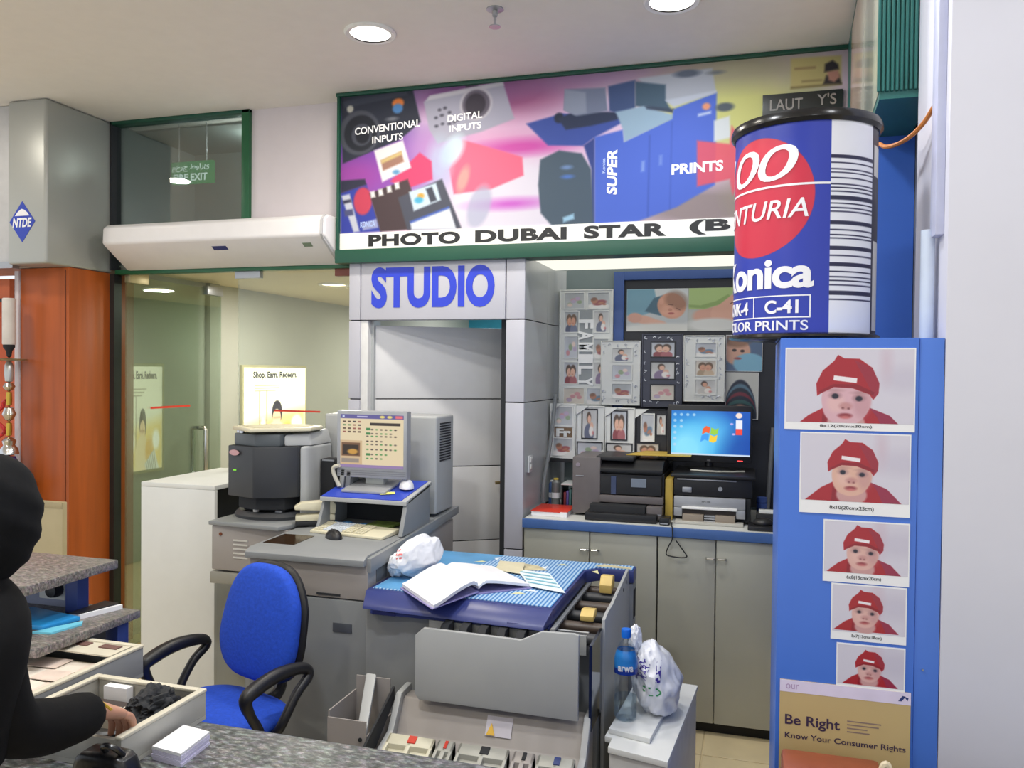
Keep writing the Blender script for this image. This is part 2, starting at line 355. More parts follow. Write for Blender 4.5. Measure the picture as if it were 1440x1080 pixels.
# frameless glass doors: the left leaf stands open, the right leaf is shut
def fitting(mb,x0,y0,z0,x1,y1,z1): mb.box(x0,y0,z0,x1,y1,z1)
d1=sroot('door_1',(-3.6,4.04,FL))
MB().box(-3.606,4.03,FL+.01,-3.594,4.93,2.19).build('green_glass_leaf',Glass('green_glass',(230,240,232),.11,.01),d1)
MB().box(-3.62,4.04,2.15,-3.58,4.20,2.215).build('patch_fitting',M('brass_fitting',(190,178,140),.35,.6),d1,bev=.004)
MB().box(-3.622,4.76,2.145,-3.578,4.93,2.205).build('patch_fitting',m_alu,d1,bev=.004)
MB().box(-3.593,4.23,1.386,-3.591,4.6,1.399).build('red_strip',m_red,d1)
for s in (-1,1):
    hx=-3.6+s*.055; q=MB(); q.tube([(-3.6+s*.006,4.70,.93),(hx-s*.012,4.70,.93),(hx,4.70,.945),(hx,4.70,1.225),(hx-s*.012,4.70,1.24),(-3.6+s*.006,4.70,1.24)],.013,10); q.build('pull_handle',m_steel,d1)
d2=sroot('door_2',(-2.45,4.04,FL))
MB().box(-2.83,4.034,FL+.01,-2.075,4.046,2.19).build('clear_glass_leaf',Glass('clear_glass',(248,250,247),.03,.01),d2)
MB().box(-2.845,4.022,2.155,-2.68,4.058,2.218).build('patch_fitting',m_alu,d2,bev=.004)
MB().box(-2.21,4.022,2.155,-2.072,4.058,2.218).build('patch_fitting',M('rust_fitting',(120,70,60),.4,.4),d2,bev=.004)
MB().box(-2.59,4.030,1.404,-2.30,4.033,1.414).build('red_strip',m_red,d2)
q=MB(); q.tube([(-2.77,4.034,.93),(-2.77,3.985,.93),(-2.77,3.98,.945),(-2.77,3.98,1.22),(-2.77,3.985,1.24),(-2.77,4.034,1.24)],.013,10); q.build('pull_handle',m_steel,d2)

# studio front: cladding pieces with recessed joints
st=sroot('wall_studio',(-1.6,3.95,FL))
Y0=3.93
for x0,x1,zs in ((-2.072,-2.008,(FL,.75,1.488,1.905,2.25)),(-1.198,-1.102,(FL,.75,1.488,1.905,2.25))):
    for a,c in zip(zs[:-1],zs[1:]): MB().box(x0,Y0,a+.003,x1,Y0+.09,c-.003).build('cladding_panel',m_fasc,st,bev=.003)
MB().box(-2.002,Y0,1.908,-1.204,Y0+.09,2.25).build('header_panel',m_fasc,st,bev=.003)
MB().box(-2.068,Y0+.012,FL,-2.012,Y0+.08,2.25).build('joint_backing',m_dark,st); MB().box(-1.194,Y0+.012,FL,-1.106,Y0+.08,2.25).build('joint_backing',m_dark,st)
MB().box(-2.008,Y0+.01,FL,-1.966,Y0+.12,1.905).build('door_jamb',M('jamb_white',(222,222,222),.5),st,bev=.003)
MB().box(-1.966,Y0+.05,FL,-1.95,Y0+.13,1.905).build('door_stop',m_fasc2,st)
text('STUDIO','lettering',m_letter_blue,st,facing(-1.942,1.968,Y0-.0005),.682,.215,ext=.002,bold=.045,spacing=1.02)
# studio door, ajar
m_doorl=M('door_laminate',(226,226,228),.45,var=.015)
d3=sroot('door_3',(-1.955,4.03,FL)); a=math.radians(32)
hx,hy=-1.955,4.0
def dp(l,off,z): return (hx+l*math.cos(a)-off*math.sin(a),hy+l*math.sin(a)+off*math.cos(a),z)
zs=(FL+.01,.70,1.115,1.488,1.885)
for p,q_ in zip(zs[:-1],zs[1:]):
    b=MB(); b.hexa([dp(0,0,p+.003),dp(.97,0,p+.003),dp(.97,.04,p+.003),dp(0,.04,p+.003),dp(0,0,q_-.003),dp(.97,0,q_-.003),dp(.97,.04,q_-.003),dp(0,.04,q_-.003)]); b.build('door_panel',m_doorl,d3,bev=.002)
b=MB(); b.hexa([dp(.005,.008,FL+.01),dp(.965,.008,FL+.01),dp(.965,.035,FL+.01),dp(.005,.035,FL+.01),dp(.005,.008,1.88),dp(.965,.008,1.88),dp(.965,.035,1.88),dp(.005,.035,1.88)]); b.build('joint_backing',m_dark,d3)
MB().cyl((-1.962,4.0,1.66),(-1.962,4.0,1.78),.012,n=10).build('hinge',m_alu,d3)
b=MB(); b.box(*dp(.74,-.01,.93),*dp(.78,-.002,1.1)); b.build('handle_plate',m_alu,d3)
b=MB(); b.tube([dp(.765,0,1.03),dp(.765,-.05,1.03),dp(.75,-.055,1.03),dp(.66,-.055,1.025)],.009,8); b.build('lever_handle',M('brass_lever',(190,170,120),.3,.8),d3)
# room behind the studio door
struct(MB().box(-1.99,5.6,FL,-1.0,5.7,2.25).build('wall_studio_back',m_cyan,smooth=False))
struct(MB().box(-1.99,4.02,2.25,.5,5.7,2.3).build('ceiling_studio',M('bright_ceiling',(236,236,230),.9,var=.01),smooth=False))
b=MB(); b.box(-1.4,5.595,1.9,-1.02,5.6,2.2); o=struct(b.build('wall_studio_strip',m_cyan))

# booth shell
bl=sroot('wall_booth_left',(-1.09,4.2,FL))
for p,q_ in ((FL,.75),(.75,1.488),(1.488,1.905),(1.905,2.22)): MB().prism([(-1.102,3.95),(-1.095,4.1),(-1.093,4.36),(-1.125,4.36),(-1.135,3.97)],'z',p+.0025,q_-.0025).build('laminate_panel',m_fasc2,bl)
MB().box(-1.25,4.02,FL,-1.137,4.6,2.22).build('joint_backing',m_dark,bl)
tc_=sroot('trim_3',(-1.05,4.45,.92))
def arcwall():
    c=(-1.033,4.498); r=.06; pts=[(c[0]+r*math.cos(PI-k/8*PI/2),c[1]+r*math.sin(PI-k/8*PI/2)) for k in range(9)]
    return pts+[(-1.033,4.558),(-1.135,4.558),(-1.135,4.362),(-1.093,4.362)]
for p,q_ in ((.92,1.488),(1.488,1.905),(1.905,2.22)): MB().prism(arcwall(),'z',p+.0025,q_-.0025).build('curved_panel',m_fasc2,tc_)
struct(MB().box(-1.3,4.56,FL,.9,4.66,2.23).build('wall_booth_back',M('booth_wall',(120,134,136),.6,var=.03),smooth=False))
struct(MB().box(-1.104,4.03,2.222,.48,4.56,2.246).build('ceiling_booth',Emit('luminous_ceiling',(255,253,238),.92),smooth=False))
# right wall beside the booth, towards the camera
rw=sroot('wall_right',(1.2,2.3,FL))
MB().box(.424,2.102,.72,3.5,2.5,CEIL-.002).build('upper_panel',m_white,rw,bev=.002)
MB().box(.424,2.103,FL,3.5,2.5,.717).build('lower_panel',m_white,rw,bev=.002)
MB().box(.487,2.5,FL,.9,4.6,CEIL-.002).build('side_panel',M('side_grey',(120,122,128),.5),rw)
MB().box(.404,2.14,1.98,.424,2.2,CEIL).build('corner_strip',M('strip_lilac',(196,200,226),.4),rw,bev=.003)
MB().cyl((.400,2.2,1.735),(.400,2.2,2.0),.016,n=14).build('white_pipe',M('pipe_white',(214,226,244),.35),rw)
MB().box(.426,2.098,.676,.433,2.102,.683).build('screw',m_blackm,rw)
MB().box(.37,2.9,FL,.485,3.3,2.425).build('blue_panel',m_blue,rw)
# blue pillar with the baby posters
pb=sroot('trim_2',(.24,2.35,FL))
MB().box(.061,2.1,FL,.369,2.62,1.735).build('front_panel',m_blue,pb,bev=.003)
MB().box(.3695,2.1035,FL,.4225,2.6,1.7345).build('edge_panel',M('blue_laminate_edge',(74,118,208),.35,var=.03,scale=4),pb,bev=.002)
MB().box(.386,2.099,.955,.390,2.103,.959).build('screw',m_alu,pb)
# ------------------------------------------------------------------ signs, lamps, canister, posters
m_fgreen=M('fascia_green',(40,104,98),.4,var=.04)
m_pv=M('pvc_white',(232,232,230),.45,var=.02)
SIGN=[('e',(-2.103,3.055,0.373,0.435,0),(46,48,120),0.2,0.9),('e',(-1.895,2.71,0.288,0.205,0),(120,60,175),0.16,0.9),('e',(-2.042,2.657,0.182,0.094,0),(165,60,165),0.1,0.8),('e',(-1.553,2.669,0.202,0.231,0),(150,110,190),0.15,0.8),('e',(-1.178,3.027,0.329,0.117,0),(150,70,120),0.12,0.9),('e',(-1.492,3.054,0.314,0.089,0),(90,40,110),0.12,0.7),('e',(-1.227,2.767,0.381,0.108,0),(225,160,205),0.12,0.8),('e',(-1.173,2.49,0.417,0.225,0),(228,222,238),0.14,0.95),('e',(-1.125,2.753,0.23,0.038,0),(205,60,165),0.05,0.9),('e',(-1.173,2.476,0.172,0.025,0),(200,80,200),0.04,0.9),('e',(-0.197,2.87,0.287,0.217,0),(200,205,105),0.2,0.9),('e',(-0.022,2.855,0.279,0.135,0),(205,205,120),0.2,0.9),('e',(-0.155,3.038,0.508,0.081,0),(165,158,130),0.1,0.85),('e',(-0.801,3.061,0.395,0.056,0),(150,110,160),0.08,0.7),('e',(-0.235,2.417,0.365,0.101,0),(140,125,125),0.1,0.95),('e',(0.154,2.514,0.248,0.23,0),(150,140,110),0.2,0.9),('e',(0.209,2.758,0.099,0.228,0),(170,180,110),0.1,0.6),('p',[(-2.115,3.095),(-1.709,3.108),(-1.658,2.917),(-1.773,2.835),(-2.1,2.731)],(33,38,54),0.004,1),('p',[(-2.103,3.055),(-2.068,3.063),(-1.741,3.086),(-1.73,3.062),(-2.091,3.023)],(52,58,76),0.008,0.8),('e',(-2.004,2.887,0.119,0.116,0),(66,70,84),0.006,1),('e',(-1.998,2.884,0.095,0.094,0),(24,27,38),0.006,1),('e',(-1.991,2.875,0.059,0.058,0),(62,66,80),0.008,1),('e',(-1.986,2.871,0.04,0.041,0),(20,22,32),0.006,1),('e',(-2.059,3.015,0.019,0.019,0),(190,190,180),0.006,1),('e',(-1.785,3.024,0.033,0.024,0),(230,120,50),0.008,1),('e',(-1.787,2.996,0.029,0.025,0),(70,130,200),0.008,1),('e',(-1.818,2.945,0.031,0.01,0),(110,114,126),0.006,1),('p',[(-1.642,3.017),(-1.61,3.046),(-1.22,3.084),(-1.157,2.894),(-1.331,2.843),(-1.564,2.8),(-1.611,2.874)],(168,168,190),0.004,1),('p',[(-1.61,3.046),(-1.22,3.084),(-1.214,3.065),(-1.626,3.023)],(205,203,215),0.006,1),('e',(-1.359,2.985,0.087,0.083,0),(196,192,206),0.006,1),('e',(-1.359,2.983,0.073,0.071,0),(92,86,104),0.008,1),('e',(-1.362,2.982,0.054,0.055,0),(48,42,56),0.01,1),('p',[(-1.418,3.087),(-1.355,3.091),(-1.353,3.075),(-1.413,3.071)],(50,48,60),0.004,1),('e',(-1.574,2.931,0.008,0.006,0),(54,54,70),0.004,1),('e',(-1.542,2.941,0.009,0.006,0),(54,54,70),0.004,1),('e',(-1.501,2.953,0.008,0.006,0),(54,54,70),0.004,1),('e',(-1.571,2.889,0.009,0.006,0),(54,54,70),0.004,1),('e',(-1.538,2.898,0.008,0.006,0),(54,54,70),0.004,1),('e',(-1.555,2.97,0.008,0.006,0),(54,54,70),0.004,1),('e',(-1.525,2.977,0.008,0.006,0),(54,54,70),0.004,1),('e',(-1.501,2.896,0.009,0.006,0),(54,54,70),0.004,1),('e',(-1.474,2.903,0.008,0.006,0),(54,54,70),0.004,1),('e',(-1.453,2.912,0.008,0.006,0),(54,54,70),0.004,1),('p',[(-1.431,2.811),(-1.175,2.725),(-1.114,2.703),(-1.107,2.612),(-1.277,2.553),(-1.474,2.539),(-1.499,2.666)],(236,98,132),0.012,1),('e',(-1.484,2.76,0.053,0.085,-35),(206,228,246),0.03,0.95),('e',(-1.553,2.709,0.064,0.111,0),(176,196,226),0.06,0.7),('e',(-1.338,2.469,0.058,0.111,-18),(172,176,206),0.02,0.75),('e',(-1.424,2.612,0.028,0.066,-18),(240,160,150),0.02,0.9),('p',[(-1.826,2.623),(-1.662,2.761),(-1.596,2.712),(-1.59,2.619),(-1.737,2.579)],(214,56,104),0.012,1),('p',[(-1.92,2.788),(-1.756,2.831),(-1.709,2.687),(-1.871,2.621)],(236,232,238),0.004,1),('p',[(-1.88,2.734),(-1.765,2.774),(-1.749,2.72),(-1.867,2.68)],(158,112,96),0.004,1),('p',[(-1.88,2.734),(-1.765,2.774),(-1.761,2.757),(-1.874,2.717)],(212,186,120),0.004,1),('e',(-1.793,2.669,0.02,0.012,0),(90,150,200),0.006,1),('p',[(-2.111,2.578),(-1.962,2.616),(-1.875,2.366),(-2.109,2.362)],(44,56,166),0.004,1),('p',[(-2.111,2.641),(-1.971,2.643),(-1.962,2.614),(-2.111,2.576)],(36,38,60),0.004,1),('e',(-1.982,2.528,0.053,0.072,0),(204,56,84),0.006,1),('p',[(-2.108,2.562),(-2.059,2.57),(-2.0,2.371),(-2.034,2.367)],(206,210,228),0.004,1),('p',[(-2.099,2.536),(-2.053,2.542),(-2.048,2.527),(-2.094,2.519)],(44,44,70),0.004,1),('p',[(-2.092,2.484),(-2.041,2.49),(-2.035,2.458),(-2.085,2.452)],(70,74,120),0.004,1),('p',[(-1.989,2.412),(-1.898,2.434),(-1.892,2.387),(-1.98,2.375)],(196,200,226),0.01,0.75),('p',[(-1.944,2.567),(-1.727,2.629),(-1.631,2.372),(-1.88,2.364)],(62,48,52),0.004,1),('p',[(-1.94,2.575),(-1.916,2.579),(-1.909,2.546),(-1.934,2.542)],(240,240,240),0.003,1),('p',[(-1.895,2.583),(-1.871,2.587),(-1.864,2.554),(-1.889,2.55)],(240,240,240),0.003,1),('p',[(-1.846,2.597),(-1.823,2.601),(-1.816,2.568),(-1.841,2.564)],(240,240,240),0.003,1),('p',[(-1.802,2.613),(-1.778,2.617),(-1.772,2.584),(-1.796,2.58)],(240,240,240),0.003,1),('p',[(-1.781,2.536),(-1.539,2.619),(-1.43,2.364),(-1.727,2.368)],(64,68,84),0.004,1),('p',[(-1.72,2.563),(-1.571,2.6),(-1.544,2.513),(-1.692,2.463)],(200,222,242),0.004,1),('p',[(-1.627,2.573),(-1.593,2.582),(-1.565,2.513),(-1.599,2.503)],(52,56,72),0.004,1),('e',(-1.654,2.539,0.019,0.014,0),(240,160,60),0.004,1),('e',(-1.665,2.518,0.024,0.016,0),(70,170,210),0.004,1),('p',[(-1.714,2.411),(-1.499,2.479),(-1.495,2.466),(-1.709,2.397)],(60,90,190),0.004,1),('p',[(-1.711,2.4),(-1.495,2.468),(-1.459,2.363),(-1.704,2.368)],(222,230,244),0.004,1),('p',[(-0.549,3.038),(-0.208,3.054),(-0.187,2.939),(-0.377,2.902),(-0.432,2.916)],(172,178,190),0.004,1),('e',(-0.32,3.039,0.058,0.017,0),(86,96,116),0.008,1),('e',(-0.19,3.032,0.035,0.009,0),(110,116,120),0.01,1),('p',[(-1.096,2.865),(-0.916,2.901),(-0.617,2.857),(-0.622,2.834),(-0.759,2.771),(-0.812,2.737),(-0.984,2.751)],(50,72,160),0.004,1),('e',(-0.931,2.881,0.024,0.025,0),(30,38,60),0.006,1),('p',[(-0.936,2.877),(-0.848,2.908),(-0.636,2.886),(-0.627,2.853),(-0.769,2.831),(-0.896,2.821)],(34,44,72),0.01,1),('p',[(-0.903,3.017),(-0.704,3.008),(-0.692,2.896),(-0.843,2.882),(-0.907,2.918)],(112,122,150),0.01,1),('p',[(-0.903,3.017),(-0.8,2.994),(-0.794,2.894),(-0.853,2.889),(-0.907,2.918)],(140,150,174),0.01,1),('p',[(-0.69,3.013),(-0.563,3.031),(-0.56,2.899),(-0.636,2.877),(-0.684,2.895)],(52,72,120),0.006,1),('p',[(-0.561,3.024),(-0.419,2.996),(-0.418,2.924),(-0.386,2.866),(-0.56,2.908)],(58,82,104),0.006,1),('p',[(-0.754,2.775),(-0.617,2.801),(-0.611,2.744),(-0.39,2.835),(-0.381,2.88),(-0.185,2.941),(-0.188,2.515),(-0.361,2.421),(-0.545,2.361),(-0.749,2.358)],(66,98,208),0.004,1),('p',[(-0.654,2.888),(-0.515,2.906),(-0.384,2.852),(-0.387,2.834),(-0.611,2.742),(-0.617,2.801)],(146,176,200),0.006,1),('p',[(-0.515,2.906),(-0.381,2.88),(-0.386,2.865),(-0.505,2.89)],(44,56,80),0.004,1),('p',[(-0.418,2.924),(-0.189,2.95),(-0.185,2.939),(-0.381,2.889)],(190,198,214),0.004,1),('p',[(-0.493,2.764),(-0.487,2.765),(-0.492,2.383),(-0.497,2.381)],(44,68,160),0.006,0.7),('p',[(-0.39,2.821),(-0.384,2.822),(-0.389,2.415),(-0.394,2.413)],(50,76,176),0.006,0.7),('p',[(-0.807,2.739),(-0.754,2.773),(-0.749,2.358),(-0.769,2.357),(-0.767,2.622)],(40,58,130),0.01,1),('p',[(-0.527,2.645),(-0.512,2.647),(-0.513,2.598),(-0.529,2.596)],(130,160,230),0.004,0.8),('p',[(-0.444,2.668),(-0.429,2.67),(-0.43,2.622),(-0.446,2.621)],(110,140,220),0.004,0.8),('e',(-0.231,2.88,0.018,0.016,0),(240,150,110),0.006,1),('p',[(-0.268,2.848),(-0.21,2.857),(-0.21,2.845),(-0.268,2.835)],(190,205,240),0.004,1),('p',[(-1.023,2.684),(-0.929,2.723),(-0.816,2.701),(-0.769,2.622),(-0.754,2.358),(-0.962,2.359),(-1.018,2.423),(-1.032,2.561)],(62,80,98),0.008,1),('e',(-0.889,2.639,0.026,0.01,0),(100,130,180),0.01,1),('e',(-0.885,2.593,0.029,0.01,0),(70,110,190),0.01,1),('p',[(-0.906,2.396),(-0.852,2.413),(-0.849,2.387),(-0.903,2.372)],(150,196,226),0.006,1),('p',[(-0.196,2.811),(-0.126,2.828),(-0.12,2.728),(-0.195,2.715)],(214,220,222),0.006,1),('e',(-0.148,2.87,0.04,0.02,0),(70,80,90),0.012,1),('p',[(-0.271,2.725),(-0.124,2.699),(-0.116,2.782),(-0.054,2.687),(-0.052,2.579),(-0.108,2.465),(-0.122,2.538),(-0.268,2.512)],(228,76,96),0.006,0.92),('p',[(0.137,3.063),(0.349,3.058),(0.351,2.93),(0.139,2.929)],(198,180,112),0.004,1),('p',[(0.139,2.936),(0.351,2.935),(0.351,2.928),(0.139,2.927)],(120,104,60),0.004,1),('p',[(0.275,2.936),(0.288,2.975),(0.34,2.974),(0.351,2.933)],(44,36,36),0.004,1),('p',[(0.291,2.992),(0.337,2.995),(0.344,2.963),(0.321,2.942),(0.298,2.953)],(196,132,112),0.006,1),('p',[(0.28,2.99),(0.282,3.025),(0.313,3.039),(0.336,3.019),(0.339,2.998)],(34,28,32),0.006,1),('p',[(0.154,3.019),(0.241,3.018),(0.241,3.011),(0.155,3.012)],(130,100,70),0.006,0.8),('p',[(0.186,2.96),(0.269,2.959),(0.269,2.952),(0.186,2.953)],(130,110,70),0.006,0.8)]
sg=thing('shop_sign','long printed sign with cameras and blue photo printer, PHOTO DUBAI STAR lettered below','sign',(-.85,3.95,2.2))
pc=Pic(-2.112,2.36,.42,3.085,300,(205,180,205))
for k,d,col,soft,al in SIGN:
    col=tuple(.80*c+.14*150 for c in col); soft=max(soft,.012)  # print colours pulled towards grey: haze put into the colour
    if k=='p': pc.p(d,col,soft,al)
    else: pc.e(d[0],d[1],d[2],d[3],col,soft,al,d[4])
MB().box(-2.112,3.904,2.25,.42,4.018,3.085).build('light_box',m_pv,sg)
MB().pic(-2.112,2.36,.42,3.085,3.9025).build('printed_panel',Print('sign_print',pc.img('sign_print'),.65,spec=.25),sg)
MB().box(-2.112,3.897,2.276,.42,3.904,2.3615).build('white_strip',M('strip_white',(238,238,232),.4,var=.01),sg)
for x0,z0,x1,z1 in ((-2.135,2.205,.42,2.276),(-2.135,3.08,.42,3.098),(-2.128,2.276,-2.112,3.08)): MB().box(x0,3.885,z0,x1,4.018,z1).build('frame_bar',m_dgreen,sg,bev=.004)
for wd,xa,xb in (('PHOTO',-1.945,-1.435),('DUBAI',-1.355,-.885),('STAR',-.80,-.405),('(B',-.30,-.115)): text(wd,'strip_word',m_ink,sg,facing(xa,2.288,3.8965),xb-xa,.062 if wd!='(B' else .07,bold=.045,spacing=1.05)
def skew(x0,z0,s,y=3.902): return lambda u,v,d:(x0+u,y-d,z0+v+u*s)
text('CONVENTIONAL','print_lettering',m_wlet,sg,skew(-2.03,2.875,.05),.37,.038,bold=.02)
text('INPUTS','print_lettering',m_wlet,sg,skew(-1.93,2.825,.05),.175,.036,bold=.02)
text('DIGITAL','print_lettering',m_wlet,sg,skew(-1.51,2.903,.05),.185,.036,bold=.02)
text('INPUTS','print_lettering',m_wlet,sg,skew(-1.50,2.852,.05),.17,.034,bold=.02)
text('SUPER','print_lettering',m_wlet,sg,lambda u,v,d:(-.642-v,3.902-d,2.494+u),.215,.05,bold=.035,shear=.15)
text('Konica','print_lettering',M('lettering_pale',(170,190,235),.4),sg,lambda u,v,d:(-.70-v,3.902-d,2.6+u),.07,.016,bold=.02)
text('PRINTS','print_lettering',m_wlet,sg,skew(-.386,2.572,.03),.235,.05,bold=.035)
text('KONICA','print_lettering',M('lettering_pale',(170,190,235),.4),sg,skew(-1.995,2.39,.04),.085,.03,bold=.02)
# dark nameplate low on the sign
np_=thing('name_plate','dark plate with chrome capital letters fixed on the sign above the film canister','sign',(.18,3.89,2.8))
MB().box(.018,3.886,2.80,.356,3.9,2.905).build('plate',M('plate_dark',(52,54,52),.35,.3),np_,bev=.002)
text('LAUT',"plate_lettering",m_steel,np_,facing(.05,2.83,3.8855),.14,.05,bold=.01); text("Y'S","plate_lettering",m_steel,np_,facing(.25,2.84,3.8855),.08,.05,bold=.01)
# fascia that runs towards the viewer
sf=thing('side_fascia','tall dark green fluted fascia end with a pale printed side, above the blue panel','sign',(.4,3.2,2.42))
b=MB(); b.hexa([(.325,2.506,2.42),(.46,2.506,2.42),(.5,3.88,2.42),(.375,3.88,2.42),(.325,2.506,3.098),(.46,2.506,3.098),(.5,3.88,3.098),(.375,3.88,3.098)]); b.build('box_body',m_fgreen,sf)
for k in range(12): x=.318+k*.0118; MB().box(x,2.497,2.44,x+.0085,2.506,3.097).build('flute',m_fgreen,sf,bev=.002,seg=1)
pc2=Pic(0,0,1,1,160,(170,168,150))
for u,wd,col in ((.08,.08,(225,232,210)),(.25,.12,(150,158,150)),(.42,.1,(205,205,190)),(.6,.12,(190,168,150)),(.78,.12,(215,190,170)),(.93,.08,(160,130,90))): pc2.e(u,.5,wd,1.2,col,.1,.9)
b=MB(); b.quad([(.3745,3.86,2.44),(.324,2.52,2.44),(.324,2.52,3.08),(.3745,3.86,3.08)],uv=((1,0),(0,0),(0,1),(1,1))); b.build('printed_side',Print('side_print',pc2.img('side_print'),.12),sf)
oc=MB(); oc.tube(sm([(.335,2.56,2.31),(.345,2.5,2.285),(.365,2.42,2.272),(.385,2.34,2.272),(.40,2.27,2.283),(.409,2.21,2.30)]),.006,8); tag(oc.build('cable',M('cable_orange',(206,128,62),.5)),'thin orange cable sagging under the dark green fascia','cable')
# air curtain
ac=thing('air_curtain','long white air curtain unit mounted over the glass door','air curtain',(-2.82,4.0,2.2))
prof=[(4.018,2.455),(3.83,2.455),(3.795,2.43),(3.79,2.345),(3.80,2.335),(3.985,2.215),(4.018,2.215)]
MB().prism(prof,'x',-3.555,-2.142).build('housing',M('appliance_white',(236,234,236),.35,var=.015),ac,bev=.014,seg=3)
MB().prism([(y+ (0 if y>4 else -.003),z) for y,z in [(4.0,2.45),(3.82,2.452),(3.79,2.425),(3.785,2.345),(3.80,2.325),(3.98,2.212),(4.0,2.212)]],'x',-2.165,-2.152).build('end_cap_joint',M('joint_grey',(190,190,194),.4),ac)
for x0,w_,c in ((-2.86,.09,'label_blue'),(-2.3,.05,'label_grey')):
    b=MB(); b.hexa([(x0,3.835,2.3095),(x0+w_,3.835,2.3095),(x0+w_,3.86,2.2935),(x0,3.86,2.2935),(x0,3.836,2.311),(x0+w_,3.836,2.311),(x0+w_,3.861,2.295),(x0,3.861,2.295)]); b.build('label',M(c,(52,60,120) if 'blue' in c else (120,140,120),.4),ac)
# exit sign behind the transom
ex=thing('exit_sign','green emergency exit sign with white lettering behind the transom glass','sign',(-3.2,4.12,2.73))
MB().box(-3.35,4.11,2.735,-3.06,4.135,2.865).build('panel',Emit('exit_green',(26,120,66),.95),ex,bev=.003)
m_exl=Emit('exit_letters',(225,240,230),.9)
text('FIRE EXIT','lettering',m_exl,ex,facing(-3.33,2.75,4.1095),.235,.042,bold=.02)
text('\u0645\u062e\u0631\u062c \u0637\u0648\u0627\u0631\u0626','arabic_lettering',m_exl,ex,facing(-3.34,2.805,4.1095),.26,.045,bold=.01)
MB().tube([(-3.3,4.12,2.865),(-3.3,4.12,3.09)],.004,6).build('hanger',m_alu,ex); MB().tube([(-3.11,4.12,2.865),(-3.11,4.12,3.09)],.004,6).build('hanger',m_alu,ex)
# recessed downlights
def dl(x,y,z,label,col=(255,248,236)):
    t=thing('downlight',label,'ceiling light',(x,y,z),group='recessed downlights')
    MB().lathe([(.088,0),(.112,0),(.112,-.006),(.105,-.012),(.088,-.009)],(x,y,z),28,cap=False).build('trim_ring',M('lamp_trim',(235,235,232),.4),t)
    MB().lathe([(.0885,-.003),(.0005,-.004)],(x,y,z),28).build('lens',Emit('lamp_glow' if col[2]>200 else 'lamp_glow_warm',col,6),t)
dl(-.33,3.26,CEIL,'recessed round downlight at the top edge above the sign printer picture')
dl(-1.61,3.23,CEIL,'recessed round downlight glowing in the ceiling before the left end of the sign')
for i,(x,y) in enumerate(DOWN[2:]): dl(x,y,CEIL,['round ceiling downlight that mirrors in the transom glass','round ceiling downlight over the left shelves','round ceiling downlight over the counter customer','round ceiling downlight before the white wall','round ceiling downlight behind the viewer on the white wall side','round ceiling downlight behind the viewer on the pillar side','added unseen fill downlight above the white side table','added unseen fill downlight above the office chair'][i])
dl(-2.86,5.2,2.245,'warm round downlight in the corridor ceiling behind the glass door',(255,236,190)); dl(-2.86,7.2,2.245,'far warm round downlight deep in the corridor ceiling',(255,236,190))
sp=thing('sprinkler','small chrome fire sprinkler hanging from the ceiling','sprinkler',(-1.02,3.15,CEIL))
MB().lathe([(.035,0),(.035,-.004),(.012,-.01),(.01,-.03),(.004,-.034)],(-1.02,3.15,CEIL),16).build('escutcheon',m_alu,sp)
MB().tube([(-1.02,3.15,CEIL-.03),(-1.02,3.15,CEIL-.07)],.006,8).build('frame',m_alu,sp); MB().lathe([(.002,-.068),(.024,-.07),(.024,-.073),(.002,-.075)],(-1.02,3.15,CEIL),12).build('deflector',m_alu,sp)
# giant film canister
cx,cy,R,z0,z1=.122,2.335,.18,1.737,2.305
phi0=math.atan2(-cx,-cy)  # not used for placement of the geometry, only the label's turn
ang=math.atan2(-cy,-cx)    # the label faces the shop front
cn=thing('film_canister','giant blue film canister with a red disc and barcode standing on the blue pillar','display',(cx,cy,z0))
LZ0,LZ1=z0+.010,z1-.028; PX=lambda s:s
pl_=Pic(-PI*R,LZ0,PI*R,LZ1,620,(40,58,168))
pl_.e(-.127,2.097,.152,.152,(200,44,70),.002)
pl_.r(-.30,1.992,.064,1.998,(238,240,246),.001) if False else None
pl_.r(.062,LZ0,.200,LZ1,(226,228,238))
zpx=lambda y:LZ1-(y-157)/(1023*.463-157)*(LZ1-LZ0)
for y,t in ((457,11),(477,4),(497,4),(508,3.4),(525,4),(545,4),(556,4),(568,4),(588,13),(606,4),(620,4),(632,4),(667,12),(690,4),(706,4),(717,4),(748,12),(772,4),(800,12),(823,4),(840,4),(852,4),(866,4),(891,13),(912,4)):
    zz=zpx(y*.463); h=t*.463/330*.57/2; pl_.r(.062,zz-h,.200,zz+h,(34,34,66))
pl_.r(.200,LZ0,.42,LZ1,(30,30,52)); 
for a_,b_ in ((185,232),(330,466)): pl_.r(.210,zpx(b_),.30,zpx(a_),(206,204,200))
n=72; b=MB()
for i in range(n):
    a0=ang+(i/n-.5)*2*PI; a1=ang+((i+1)/n-.5)*2*PI
    P_=lambda t,z:(cx+R*math.cos(t),cy+R*math.sin(t),z)
    b.quad([P_(a0,LZ0),P_(a1,LZ0),P_(a1,LZ1),P_(a0,LZ1)],uv=((i/n,0),((i+1)/n,0),((i+1)/n,1),(i/n,1)))
bmesh.ops.remove_doubles(b.bm,verts=b.bm.verts[:],dist=1e-5)
lb=b.build('label_wrap',Print('canister_print',pl_.img('canister_print'),.38),cn)
m_rim=M('rim_black',(22,22,24),.22,var=.1)
MB().lathe([(.02,z1-.012),(R-.01,z1-.006),(R+.008,z1-.002),(R+.012,z1-.012),(R+.012,z1-.022),(R+.004,z1-.031),(R-.004,z1-.03)],(cx,cy,0),64).build('top_rim',m_rim,cn)
MB().lathe([(R-.004,z0+.013),(R+.004,z0+.014),(R+.010,z0+.011),(R+.012,z0+.004),(R+.004,z0),(.02,z0)],(cx,cy,0),64).build('bottom_rim',m_rim,cn)
